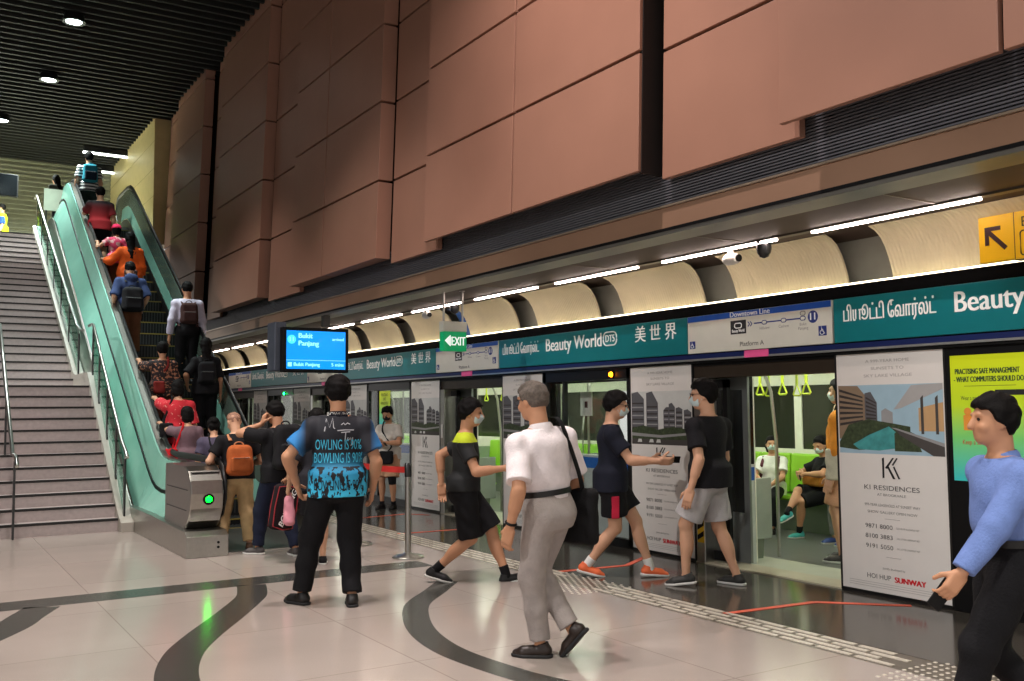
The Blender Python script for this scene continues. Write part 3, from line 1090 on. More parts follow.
for k in range(16):
    y0 = 5.32 - 4 * 1.745 + k * 1.745 + .03
    o = MB().sheet([[(x, y, z) for y in np.linspace(y0, y0 + 1.3, 5)] for x, z in CURVE], (.02, 0, .008)).build('curved_reflector', FLUTE, None, True)
    tag(o, 'curved cream fluted reflector panel above the platform screen doors', 'reflector panel', 'curved reflectors above the screen doors')
    MB().box(6.84, 6.85, y0 + .64, y0 + .66, 2.57, 2.9).build('bracket', DSTEEL, o)
o = MB().sheet([[(x + .09, y, z) for y in np.linspace(11.84, 12.2, 4)] for x, z in CURVE], (.01, 0, .0)).build('blue_reflector', M('blue_curved_panel', (44, 92, 168), .4), None, True)
tag(o, 'blue curved panel between cream reflectors behind the green exit sign', 'panel')

# ------------------------------------------------------------------ upper concourse and far walls
OLIVE = M('olive_grey_wall', (112, 112, 94), .6, var=.1)
m = MB()
m.box(-9, 2.5, 24.92, 41, 5.4, 5.7)
m.box(2.5, 4.45, 24.0, 41, 5.4, 5.7)
m.box(4.45, 5.2, 24.6, 41, 5.4, 5.7)
tag(m.build('floor_concourse', M('concourse_floor', (196, 190, 172), .4)), kind='structure')
m = MB().box(-9.5, 5.2, 30.8, 31, 5.7, 9.05)
for i in range(24): m.box(-9.5, 5.2, 30.75, 30.8, 5.75 + i * .14, 5.8 + i * .14)
tag(m.build('wall_far', OLIVE), kind='structure')
m = MB().box(5.0, 5.4, 24.62, 30.8, 5.7, 9.05)
m.mi = 1
for z in (6.9, 7.6, 8.3): m.box(4.995, 5.0, 24.6, 30.8, z, z + .012)
tag(m.build('wall_concourse', [M('cream_stone', (190, 172, 122), .5), M('stone_joint', (150, 134, 92), .6)]), kind='structure')
tag(MB().box(-9.7, -9.5, 7, 41, -.1, 9.05).build('wall_left', M('left_wall_grey', (140, 132, 120), .6)), kind='structure')
tag(MB().box(4.4, 10, 27, 27.2, 0, 3.3).build('wall_platform_end', M('end_wall_grey', (108, 104, 96), .6)), kind='structure')

LAMPW = M('downlight_glow', (235, 255, 255), .4, emit=14.)
def downlight(x, y, label):
    t = thing('downlight', label, 'downlight', (x, y, 8.74), 0, 'downlights in the slatted ceiling')
    MB().lathe([(.17, .14), (.19, 0), (.2, -.012), (.15, -.012), (.14, .0)], (0, 0, 0), 20).build('trim_ring', DSTEEL, t, True)
    MB().lathe([(.14, .0), (.14, -.006)], (0, 0, 0), 20).build('diffuser', LAMPW, t, True)
downlight(2.36, 18.82, 'round downlight in the dark slatted ceiling')
downlight(2.35, 22.47, 'round downlight in the dark slatted ceiling')
downlight(1.72, 26.25, 'round downlight in the dark slatted ceiling')
for (x0, x1, y, l) in ((3.85, 5.05, 28.2, 'white tube lamp on the ceiling directly above the head with the teal rucksack'), (4.5, 5.0, 30.3, 'short white tube lamp beside the teal rucksack on the dark ceiling')):
    t = thing('tube_lamp', l, 'lamp', ((x0 + x1) / 2, y, 8.7))
    h = (x1 - x0) / 2
    MB().box(-h, h, -.05, .05, .03, .18).build('housing', DSTEEL, t, bevel=.01)
    MB().tube([(-h, 0, 0), (h, 0, 0)], .03, 10).build('tube', M('tube_glow', (240, 250, 240), .4, emit=6.), t, True)
t = thing('display_screen', 'dark switched-off display screen hanging high over the top of the stairs', 'screen', (2.05, 28.5, 7.3))
MB().box(-.9, .26, -.06, .06, 0, .62).build('casing', BLACK, t, bevel=.015)
MB().box(-.87, .23, -.066, -.06, .03, .59).build('screen', M('dark_screen', (8, 10, 12), .15), t)
MB().box(-.36, -.3, -.03, .03, .62, 1.65).build('hanger', DSTEEL, t)

# ------------------------------------------------------------------ staircase
STONE = M('mauve_grey_granite', (178, 166, 164), .45, var=.08, scale=20)
NOS = M('dark_nosing', (34, 32, 32), .6)
st = thing('staircase', 'wide grey granite staircase climbing beside the escalator', 'staircase', (.4, 13.35, 0))
def step(y0, y1, z0, z1):
    o = MB().box(-3.4, 1.95, y0 - 13.35, y1 - 13.35 + .02, z0, z1).build('step', STONE, st)
    MB().box(-3.4, 1.95, y0 - 13.35 - .006, y0 - 13.35 + .05, z1 - .028, z1 + .002).build('nosing', NOS, o)
N1, N2 = 12, 24
R1, R2 = 1.95 / 12, (5.7 - 1.95) / 24
for i in range(N1):
    a = 13.35 + i * .2375
    step(a, a + .2375 if i < N1 - 1 else 17.7, 0 if i == 0 else (i - .3) * R1, (i + 1) * R1)
for i in range(N2):
    a = 17.7 + i * .3
    step(a, a + .3, 1.95 + (i - .3) * R2, 1.95 + (i + 1) * R2)
def stair_z(y):
    if y < 13.35: return 0
    if y < 16.2: return (y - 13.35) / .2375 * R1
    if y < 17.7: return 1.95
    return min(5.7, 1.95 + (y - 17.7) / .3 * R2)
prof = [(13.15, 0), (13.15, .12), (13.35, .2), (16.15, 2.14), (16.2, 2.17), (17.5, 2.17), (17.7, 2.2), (24.9, 5.95), (24.9, 5.1), (17.9, 1.6), (16.0, 1.6), (13.8, 0)]
MB().prism([(y - 13.35, z) for y, z in prof], 0, 1.95, 2.12).build('stringer', M('pale_granite_kerb', (176, 170, 160), .4, var=.06), st)

def railing(label, x, P, posts, glassy=True, cat='handrail'):
    """P: rail polyline (y, z); posts: (y, z0, z1)"""
    y0 = P[0][0]
    t = thing('stair_railing', label, cat, (x, y0, 0))
    MB().tube([(0, y - y0, z) for y, z in P], .024, 10).build('handrail', STEEL, t, True)
    for y, a, b in posts:
        MB().box(-.012, .012, y - y0 - .035, y - y0 + .035, a, b).build('post', DSTEEL, t, bevel=.004)
        MB().tube([(0, y - y0, b - .02), (0, y - y0, b + .06)], .01, 6).build('rail_bracket', STEEL, t)
    if glassy:
        for (ya, a0, a1), (yb, b0, b1) in zip(posts, posts[1:]):
            e = .07
            MB().prism([(ya - y0 + e, a0 + .1), (yb - y0 - e, b0 + .1), (yb - y0 - e, b1 - .06), (ya - y0 + e, a1 - .06)], 0, -.006, .006).build('glass_panel', GLASSG, t)
    return t
zr = lambda y: stair_z(y) + .98
railing('steel handrail with glass panels on the kerb of the lower stair flight', 2.42,
        [(13.2, .95), (13.3, 1.02)] + [(y, zr(y)) for y in (13.6, 14.5, 15.4, 16.15)] + [(16.3, 2.93), (16.6, 2.93)],
        [(y, stair_z(y) + .16, zr(y) - .05) for y in (13.35, 14.0, 14.75, 15.5, 16.15)])
railing('steel handrail with glass panels beside the upper stair flight', 2.42,
        [(17.2, 2.9), (17.5, 2.93)] + [(y, zr(y)) for y in (17.9, 19.5, 21, 22.5, 24.7)] + [(24.95, 6.68), (25.3, 6.68)],
        [(y, stair_z(y) + .12, zr(y) - .05) for y in (17.65, 18.9, 20.1, 21.3, 22.5, 23.7, 24.75)])
railing('steel handrail on posts standing in the middle of the stairs', 1.12,
        [(12.9, .9), (13.0, .98), (13.2, 1.02)] + [(y, stair_z(y) + .92) for y in (13.5, 14.5, 15.4, 16.2)] + [(16.5, 2.88)],
        [(13.2, 0, .95), (14.65, stair_z(14.6), stair_z(14.65) + .88), (16.25, 1.95, 2.82)], False)

# ------------------------------------------------------------------ escalator
MINT = M('mint_green_panel', (150, 212, 194), .2, .25, .06, 3)
es = thing('escalator', 'long escalator with mint green side panels and black handrails', 'escalator', (3.5, 10.4, 0))
EX, EY = 3.5, 10.4
def ez(y): return .32 + .595 * (y - 13.7)
def hz(y):
    a = 1.27 + .595 * (y - 13.7)
    return min(max(.97, a), 6.70)
HYS = [10.9, 11.6, 12.4, 12.8, 13.1, 13.3, 13.6] + list(np.linspace(14, 22.6, 24)) + [22.9, 23.2, 23.4, 23.8, 24.2]
def soft(f, y): return sum(f(y + d) for d in (-.3, -.15, 0, .15, .3)) / 5
def P(x, y, z): return (x - EX, y - EY, z)
def runs(pa, pb, y0=12.2, y1=23.6, zmin=.28):
    """strip between two (x, offset below the handrail) lines"""
    ys = [y0] + [y for y in HYS if y0 < y < y1] + [y1]
    return [[P(x, y, max(zmin, soft(hz, y) - o)) for y in ys] for x, o in (pa, pb)]
for xs, nm in ((1, 'near'), (-1, 'far')):
    xx = (lambda x: x) if xs == 1 else (lambda x: 4.14 + (2.95 - x) * (.5 if x < 2.95 else 1))
    fy = 0 if xs == 1 else .7
    t_ = (.02 * xs, 0, 0)
    MB().sheet(runs((xx(2.83), .05), (xx(2.76), .43), 11.55), t_).build('balustrade_panel', MINT, es)
    MB().sheet(runs((xx(2.755), .45), (xx(2.58), .9), 11.85), t_).build('balustrade_panel', MINT, es)
    MB().sheet(runs((xx(2.75), .41), (xx(2.75), .465), 11.55), t_).build('joint_strip', BLACK, es)
    MB().sheet(runs((xx(2.53), .86), (xx(2.53), 1.9), 12.2, 23.6, 0), t_).build('outer_cladding', STEEL, es)
    MB().sheet(runs((xx(2.86), .03), (xx(2.94), .03), 12.2, 23.9), (0, 0, -.03)).build('deck_cover', STEEL, es)
    MB().sheet(runs((xx(2.97), .04), (xx(2.99), .42), 12.9, 23.6), (-.015 * xs, 0, 0)).build('inner_panel', M('grey_green_inner_panel', (112, 132, 120), .25, .5), es)
    MB().sheet(runs((xx(2.99), .43), (xx(3.01), .72), 12.6, 23.6), (-.015 * xs, 0, 0)).build('inner_panel', MINT, es)
    MB().sheet(runs((xx(3.005), .70), (xx(3.015), .74), 12.6, 23.6), (-.012 * xs, 0, 0)).build('skirt_trim', STEEL, es)
    MB().sheet(runs((xx(3.01), .74), (xx(3.01), 1.25), 12.4, 23.6, 0), (-.012 * xs, 0, 0)).build('skirt', M('dark_skirt', (46, 46, 46), .4, .6), es)
    # newel box at the foot
    pr = [(10.78, .26), (10.62, .36), (10.53, .5), (10.5, .66), (10.54, .8), (10.64, .9), (10.8, .945), (11.7, .945), (11.7, .26)]
    nb = MB().prism([(y - EY + (fy if y < 11 else 0), z) for y, z in pr], 0, xx(2.57) - EX, xx(2.92) - EX).build('newel_box', STEEL, es, bevel=.012)
    m = MB()
    for z, ya in ((.47, 10.56), (.69, 10.52)):
        m.box(xx(2.57) - EX - .003 * xs, xx(2.6) - EX, ya - EY + .12, 11.6 - EY, z, z + .012)
    for z in (.76, .82, .88):
        m.box(xx(2.6) - EX, xx(2.9) - EX, 10.51 - EY + fy + (z - .7) * .5, 10.6 - EY + fy + (z - .7) * .5, z, z + .006)
    m.build('seam', DSTEEL, nb)
    MB().prism([(10.4 - EY + fy, 0), (10.4 - EY + fy, .22), (10.5 - EY + fy, .27), (12.25 - EY, .3), (13.6 - EY, .3), (13.6 - EY, 0)], 0, xx(2.51) - EX, xx(2.95) - EX).build('base_cladding', STEEL, es, bevel=.006)
    m = MB()
    for z in (.1, .15): m.lathe([(.014, -.004), (.014, .01)], (xx(2.84) - EX, 10.395 - EY + fy, z), 10, 1)
    m.build('sensor', BLACK, es)
    # handrail with its turns at both ends
    hx = xx(2.95)
    path = [(11.15, .36), (10.86, .36), (10.68, .44), (10.575, .6), (10.58, .78), (10.66, .91), (10.8, .985)] + [(y, soft(hz, y) + .02) for y in HYS[1:]] + [(24.4, 6.69), (24.55, 6.58), (24.6, 6.40), (24.52, 6.20), (24.3, 6.10)]
    MB().tube([P(hx, y + (fy if y < 11.3 else 0), z) for y, z in path if xs == 1 or not 11.3 < y < 12], .042, 10, .026, up=(1, 0, 0)).build('handrail', RUBB, es, True)
    MB().prism([(23.5 - EY, 5.7), (23.5 - EY, 6.64), (24.35 - EY, 6.64), (24.5 - EY, 6.40), (24.3 - EY, 6.14), (24.1 - EY, 5.7)], 0, hx - EX - .02, hx - EX + .02).build('newel_glass', M('smoked_newel', (60, 72, 66), .2, .4), es)
for k in range(-2, 23):
    y, z = 13.7 + .4 * k, .32 + .238 * k
    if k < -1: z = .0
    o = MB().box(3.03 - EX, 4.06 - EX, y - .2 - EY, y + .22 - EY, max(z - .26, -.02), max(z, .004)).build('step', M('escalator_step', (36, 37, 38), .5, .5), es)
    m = MB()
    for j in range(20): m.box(3.05 - EX + j * .05, 3.07 - EX + j * .05, y - .204 - EY, y + .2 - EY, max(z, .004) - (.2 if z > .1 else 0), max(z, .004) + .006)
    m.build('tread_ribs', M('step_ribs', (70, 70, 70), .45, .6), o)
    MB().box(3.03 - EX, 4.06 - EX, y - .206 - EY, y - .19 - EY, max(z, .004) - .012, max(z, .004) + .007).build('edge_line', M('step_edge_yellow', (150, 130, 60), .5), o)
MB().box(2.98 - EX, 4.1 - EX, 10.6 - EY, 12.75 - EY, .0, .006).build('floor_plate', M('landing_plate', (150, 150, 146), .3, .9), es)
MB().box(2.98 - EX, 4.1 - EX, 22.72 - EY, 24.6 - EY, 5.64, 5.702).build('floor_plate', M('landing_plate', (150, 150, 146), .3, .9), es)
GREEN = M('green_signal', (0, 255, 24), .4, emit=18.)
sgl = thing('direction_light', 'round green go light glowing on the end of the escalator balustrade', 'light', (2.76, 10.512, .6))
MB().lathe([(.06, .0), (.06, -.012), (.04, -.016)], (0, 0, 0), 20, 1).build('bezel', BLACK, sgl, True)
MB().lathe([(.034, -.016), (.03, -.022)], (0, 0, 0), 16, 1).build('lens', GREEN, sgl, True)
wb = thing('sign_board', 'blank white board at the top of the escalator, beside a dark-haired person', 'board', (2.72, 23.75, 6.12))
MB().box(-.27, .27, -.02, .02, 0, .5).build('board', M('pale_board', (176, 184, 166), .5), wb, bevel=.004)
MB().box(-.24, -.2, -.015, .015, -.45, 0).build('post', DSTEEL, wb)
MB().box(.18, .22, -.015, .015, -.45, 0).build('post', DSTEEL, wb)
# ------------------------------------------------------------------ platform screen doors
PX = 6.74           # front plane of the screens
PER = 5.48
DY = .05
TEAL = M('teal_sign', (12, 112, 118), .35, var=.03)
PALE = M('pale_sign_face', (208, 208, 196), .4, var=.03)
BLUE = M('blue_band', (24, 78, 168), .4)
DBLUE = M('dark_blue_band', (26, 40, 92), .35)
PINK = M('pink_label', (244, 96, 158), .5)
hd = thing('screen_door_header', 'long black header beam over the platform screen doors', 'beam', (6.7, 10, 2.0))
MB().box(0, .27, -14, 16, .44, .57).build('top_beam', M('beam_black', (8, 8, 9), .8, spec=.1), hd)
MB().tube([(.035, y, .579) for y in (-14, 1, 16)], .012, 8).build('cove_tube', M('cove_tube_glow', (255, 240, 206), .4, emit=3.), hd, True)
MB().box(.02, .27, -14, 16, .0, .44).build('core', MATTE, hd)
MB().box(-.015, .02, -14, 16, .03, .075).build('blue_stripe', DBLUE, hd)
MB().box(-.02, .02, -14, 16, .012, .03).build('pale_trim', M('pale_trim', (170, 172, 170), .3, .6), hd)
MB().box(.0, .02, -14, 16, -.01, .012).build('shadow_strip', BLACK, hd)

def wheelchair(p, y, z, s):
    m = MB()
    x = -.0225
    m.box(x, -.02, y - s / 2, y + s / 2, z - s / 2, z + s / 2)
    o = m.build('access_symbol', NAVY, p)
    m = MB()
    q = lambda u, v: (x - .001, y - (u - .5) * s, z + (v - .5) * s)
    m.tube([q(.45 + .24 * math.cos(t), .35 + .24 * math.sin(t)) for t in np.linspace(2.2, 5.9, 12)], s * .035, 5)
    m.tube([q(.42, .75), q(.44, .48), q(.64, .46), q(.74, .22), q(.82, .24)], s * .045, 5)
    m.tube([q(.43, .62), q(.6, .62)], s * .035, 5)
    m.tube([q(.42, .86), q(.43, .87)], s * .07, 6)
    m.build('wheelchair_mark', WHITEL, o)

def round_rect(m, y, z, w, h, r, t, x, n=5):
    pts = []
    for cy, cz, a0 in ((w / 2 - r, h / 2 - r, 0), (-w / 2 + r, h / 2 - r, 1), (-w / 2 + r, -h / 2 + r, 2), (w / 2 - r, -h / 2 + r, 3)):
        for k in range(n + 1):
            a = (a0 + k / n) * PI / 2
            pts.append((x, y + cy + r * math.cos(a), z + cz + r * math.sin(a)))
    m.tube(pts, t, 5, closed=True)

def name_sign(y1, label):
    """teal station name sign; y1 = its far end"""
    t = thing('station_name_sign', label, 'sign', (6.68, y1 - 1.83, 2.085))
    MB().box(-.02, .02, -1.83, 1.83, 0, .372).build('sign_face', TEAL, t, bevel=.003)
    X = -.0215
    text('பியூட்டி ேவார்ல்ட்', .17, WHITEL, t, (X, 1.83 - .10 - .43, .225), width=.86, bold=.003, name='tamil_lettering')
    text('Beauty World', .225, WHITEL, t, (X, 1.83 - 1.68, .232), width=1.12, bold=.005, name='english_lettering')
    m = MB(); round_rect(m, 1.83 - 2.40, .24, .24, .15, .06, .009, X)
    o = m.build('code_badge', WHITEL, t, True)
    text('DT5', .115, WHITEL, t, (X, 1.83 - 2.40, .24), width=.16, bold=.004, name='code_lettering')
    text('美 世 界', .19, WHITEL, t, (X, 1.83 - 3.17, .24), width=.66, bold=.004, name='chinese_lettering')
    return t
name_sign(10.88, 'teal station name sign above the two men in shorts, reading Beauty World in full')
name_sign(5.40, 'teal station name sign cut by the edge of the picture, starting with Tamil script')
name_sign(10.88 + PER, 'teal station name sign over the person waiting against the glass')
name_sign(10.88 + 2 * PER, 'small far teal station name sign under the blue departure screen')

def map_sign(y1, label, detail=True):
    t = thing('route_map_sign', label, 'sign', (6.68, y1 - .895, 2.085))
    MB().box(-.02, .02, -.895, .895, 0, .372).build('sign_face', PALE, t, bevel=.003)
    MB().box(-.0215, -.02, -.89, .89, .315, .37).build('line_band', BLUE, t)
    X = -.0222
    text('Downtown Line', .07, WHITEL, t, (X, .05, .343), width=.5, bold=.002)
    yb = .895 - .70
    m = MB().box(X, -.02, yb - .10, yb + .10, .155, .285)
    m.build('current_station_box', INK, t)
    m = MB(); round_rect(m, yb, .235, .09, .045, .02, .005, X - .001)
    m.build('station_badge', WHITEL, t)
    text('Beauty World', .042, WHITEL, t, (X - .0015, yb, .185), width=.16, bold=.001)
    m = MB()
    for k in (0, 1):
        y = yb - .125 - k * .03
        m.bar((X, y, .262), (X, y - .022, .24), .004, .008); m.bar((X, y - .022, .24), (X, y, .218), .004, .008)
    m.box(X, -.0205, yb - .80, yb - .2, .235, .247)
    m.build('route_line', NAVY, t)
    for dy, s in ((.33, 'Hillview'), (.56, 'Cashew'), (.78, 'Bukit\nPanjang')):
        m = MB(); m.box(X - .001, X, yb - dy - .025, yb - dy + .025, .225, .257)
        o = m.build('stop_mark', PALE, t)
        m = MB(); round_rect(m, yb - dy, .241, .055, .034, .015, .004, X - .001); m.build('stop_ring', NAVY, o)
        for q, w in enumerate(s.split('\n')): text(w, .038, INKG, t, (X, yb - dy, .188 - .036 * q))
    m = MB(); round_rect(m, yb - .78, .285, .055, .034, .015, .004, X); m.build('stop_ring', INKG, t)
    m = MB().lathe([(.055, 0), (.055, -.003)], (X + .003, yb - .89, .245), 20, 0)
    m.build('number_disc', NAVY, t)
    text('11', .09, WHITEL, t, (X - .002, yb - .89, .245), bold=.003)
    text('Platform A', .062, INK, t, (X, .03, .055), width=.3)
    wheelchair(t, .895 - .07, .085, .075)
    wheelchair(t, -.895 + .1, .115, .085)
    return t
map_sign(7.21, 'pale route map sign over the open train door with the seated passengers')
map_sign(7.21 + PER, 'pale route map sign under the green exit sign')
map_sign(7.21 + 2 * PER, 'pale route map sign just below the lower edge of the blue departure screen')
map_sign(7.21 + 3 * PER, 'smallest pale route map sign, farthest along the header beam')
for k, lb in enumerate(('pink label under the route map over the open train door', 'pink label under the route map by the green exit sign', 'pink label under the route map above the man in the blue jersey', 'smallest pink label far down the header beam')):
    y = 6.31 + k * PER
    tag(MB().box(6.676, 6.684, y - .15, y + .15, 2.012, 2.08).build('pink_label', PINK, bevel=.002), lb, 'label')

# advertisement panels
SKYP = M('print_sky', (160, 190, 205), .5)
SKYL = M('print_pale_sky', (206, 208, 204), .5)
BLD = M('print_building_tan', (138, 118, 96), .5)
BLDG = M('print_building_grey', (92, 92, 96), .5)
BLDL = M('print_building_pale', (150, 150, 150), .5)
WIN = M('print_windows', (58, 52, 50), .5)
TREE = M('print_trees', (58, 70, 46), .5, var=.5, scale=30)
POOL = M('print_pool', (70, 150, 150), .4, var=.25, scale=12)
DECK = M('print_deck', (74, 70, 68), .5)
ROOFP = M('print_roof', (170, 168, 166), .5)
WARMP = M('print_warm', (196, 158, 112), .5)
PAPER = M('advert_paper', (226, 222, 216), .42, var=.015)
def photo(p, kind, w, z0, z1):
    L = []
    def poly(mt, pts, d): L.append((mt, pts, d))
    if kind == 'pool':
        poly(SKYP, [(0, 0), (1, 0), (1, 1), (0, 1)], 0)
        poly(BLD, [(0, .2), (.27, .4), (.27, .86), (.2, .99), (0, 1)], 1)
        for k in range(7):
            poly(WIN, [(.01, .4 + k * .085), (.25, .47 + k * .056), (.25, .495 + k * .056), (.01, .44 + k * .085)], 2)
        poly(BLDG, [(.27, .4), (.39, .42), (.39, .74), (.33, .9), (.27, .88)], 1)
        for k in range(6): poly(WIN, [(.28, .5 + k * .06), (.38, .5 + k * .045), (.38, .52 + k * .045), (.28, .53 + k * .06)], 2)
        poly(BLDL, [(.43, .4), (.54, .42), (.54, .6), (.47, .66), (.43, .62)], 1)
        poly(TREE, [(0, .16), (.1, .42), (.3, .5), (.55, .44), (.7, .4), (.7, .1), (.2, .05), (0, .08)], 3)
        poly(POOL, [(.14, .13), (.3, .27), (.5, .4), (.58, .3), (.6, .1), (.4, .05), (.2, .06)], 4)
        poly(TREE, [(.55, .05), (.55, .3), (.62, .38), (.74, .3), (.8, .05)], 5)
        poly(ROOFP, [(.55, .64), (.72, .98), (1, 1), (1, .92), (.62, .66)], 5)
        poly(WARMP, [(.78, .34), (.78, .66), (1, .74), (1, .34)], 4)
        for u in (.8, .93): poly(DECK, [(u, .3), (u, .8), (u + .025, .84), (u + .025, .3)], 6)
        poly(DECK, [(.56, .36), (1, .14), (1, 0), (.9, 0), (.6, .28)], 6)
        poly(BLDL, [(.52, .38), (.56, .38), (1, .18), (1, .13)], 7)
    else:
        poly(SKYL, [(0, 0), (1, 0), (1, 1), (0, 1)], 0)
        for i, (u0, u1, h0, h1) in enumerate(((-.0, .22, 1.0, .86), (.26, .46, 1.0, .78), (.55, .64, .66, .7), (.64, .74, .78, .7), (.75, .86, .7, .66), (.88, 1., .66, .6))):
            poly(BLDG, [(u0, .2), (u1, .2), (u1, h1), ((u0 + u1) / 2, max(h0, h1)), (u0, h0 * .97)], 1)
            for k in range(7):
                a = .3 + k * (h1 - .32) / 7
                poly(BLDL if k % 2 else WIN, [(u0 + .01, a), (u1 - .01, a), (u1 - .01, a + .025), (u0 + .01, a + .025)], 2)
        poly(TREE, [(0, .1), (0, .3), (.2, .36), (.45, .28), (.7, .34), (1, .28), (1, .1)], 3)
        poly(BLDL, [(0, .22), (.5, .18), (1, .24), (1, .2), (.5, .13), (0, .16)], 4)
        poly(DECK, [(0, 0), (1, 0), (1, .1), (0, .1)], 3)
        for u in (.1, .3, .42): poly(SKYL, [(u, .04), (u + .08, .04), (u + .07, .1), (u + .02, .1)], 5)
    mats, m = [], MB()
    for mt, pts, d in L:
        if mt not in mats: mats.append(mt)
        m.mi = mats.index(mt)
        x = -.0012 - d * .0003
        m.add([(x, w / 2 - u * w, z0 + v * (z1 - z0)) for u, v in pts], [tuple(range(len(pts)))])
    m.build('photograph', mats, p)

def advert(y0, y1, kind, label, group=None):
    h = 1.955
    w = y1 - y0
    t = thing('advertisement_panel', label, 'advertisement', (PX, (y0 + y1) / 2 + DY, .03), 0, group)
    MB().box(0, .06, -w / 2 + .006, w / 2 - .006, 0, h).build('panel', PAPER, t, bevel=.003)
    fr = MB()
    for y in (-w / 2 + .004, w / 2 - .004): fr.box(-.004, .064, y - .009, y + .009, -.02, h)
    fr.box(-.004, .064, -w / 2, w / 2, -.03, -.005)
    fr.build('frame', DSTEEL, t)
    Z = lambda f: h * (1 - f)
    k = w / 1.0
    X = -.0025
    photo(t, kind, w - .05, Z(.425), Z(.135))
    INKC = M('charcoal_ink', (74, 72, 72), .6)
    T = lambda s, f, size, width, mat=INKC, off=0, al='CENTER', b=0.: text(s, size, mat, t, (X, off * k, Z(f)), align=al, width=width * k if width else None, bold=b)
    INKF = M('faint_ink', (168, 164, 160), .6)
    T('A 999-YEAR HOME', .035, .035, .40, INKF); T('SUNSETS TO', .066, .035, .30, INKF); T('SKY LAKE VILLAGE', .097, .035, .44, INKF)
    m = MB()      # the K mark
    q = lambda u, v: (X, -(u - .5) * .17, Z(.482) + (v - .5) * .17)
    m.add([q(.05, 0), q(.16, .04), q(.16, 1), q(.05, .96)], [(0, 1, 2, 3)])
    m.add([q(.2, .5), q(.62, 1), q(.72, 1), q(.32, .46)], [(0, 1, 2, 3)])
    m.add([q(.32, .54), q(.62, 0), q(.76, 0), q(.42, .58)], [(0, 1, 2, 3)])
    m.add([q(.58, .66), q(.84, 1), q(.92, .98), q(.66, .62)], [(0, 1, 2, 3)])
    m.add([q(.64, .56), q(.92, .0), q(1.02, .02), q(.72, .6)], [(0, 1, 2, 3)])
    m.build('emblem', INK, t)
    T('KI RESIDENCES', .566, .055, .50, INKC); T('AT BROOKVALE', .594, .03, .26, INKG)
    T('999-YEAR LEASEHOLD AT SUNSET WAY', .638, .03, .5, INKG); T('SHOW GALLERY OPEN NOW', .667, .03, .45, INKG)
    for i, s in enumerate(('9871 8000', '8100 3883', '9191 5050')):
        f = .727 + i * .0415
        T(s, f, .05, .25, INKC, .125)
        T('CALL US FOR A SHOWFLAT VISIT', f, .02, .2, INKG, -.135)
    for f in (.693, .85):
        MB().box(X, -.001, -.07, .07, Z(f), Z(f) + .002).build('rule', INKG, t)
    T('Jointly developed by', .897, .024, .2, INKG)
    T('HOI HUP', .935, .055, .22, INKC, .14); T('SUNWAY', .938, .062, .27, REDINK, -.14, b=.004)
    for i in range(3): MB().box(X, -.001, -.42 * k, .42 * k, Z(.962 + i * .009), Z(.962 + i * .009) + .003).build('fine_print', M('fine_print', (176, 172, 168), .6), t)
    return t
advert(4.385, 5.415, 'pool', 'white property advertisement with a pool photo, beside the man in the blue shirt')
advert(7.19, 8.19, 'tower', 'white property advertisement with grey towers, between the two men in shorts')
advert(9.90, 10.88, 'tower', 'white property advertisement half hidden behind the man in the white shirt')
advert(12.66, 13.64, 'tower', 'white property advertisement just behind the belt barrier post')
advert(15.36, 16.35, 'tower', 'white property advertisement half hidden behind the blue jersey')
advert(18.14, 19.12, 'tower', 'narrow far advertisement with dark towers, beyond the man with the phone to his ear')
advert(20.84, 21.83, 'tower', 'farthest narrow white advertisement, close against the escalator handrail')

# fixed glass screens, door heads and posts
FRAME = M('screen_frame_black', (20, 20, 22), .35, .2)
def screen(y0, y1, label):
    t = thing('glass_screen', label, 'glass screen', (PX, (y0 + y1) / 2 + DY, 0))
    h = (y1 - y0) / 2
    m = MB()
    m.box(0, .06, -h, -h + .05, .02, 1.99); m.box(0, .06, h - .05, h, .02, 1.99)
    m.box(0, .06, -h, h, 1.87, 1.99); m.box(0, .06, -h, h, .0, .1)
    m.box(.0, .06, -.015 + h * .5, .015 + h * .5, .1, 1.87)
    m.build('frame', FRAME, t)
    MB().box(.025, .035, -h + .05, h - .05, .1, 1.87).build('pane', GLASS, t)
    return t
screen(8.2, 9.89, 'black-framed glass screen behind the man in the navy shirt')
screen(13.65, 15.35, 'black-framed glass screen behind the person with a shoulder bag')
screen(19.13, 20.83, 'small far black-framed glass screen with a green light')
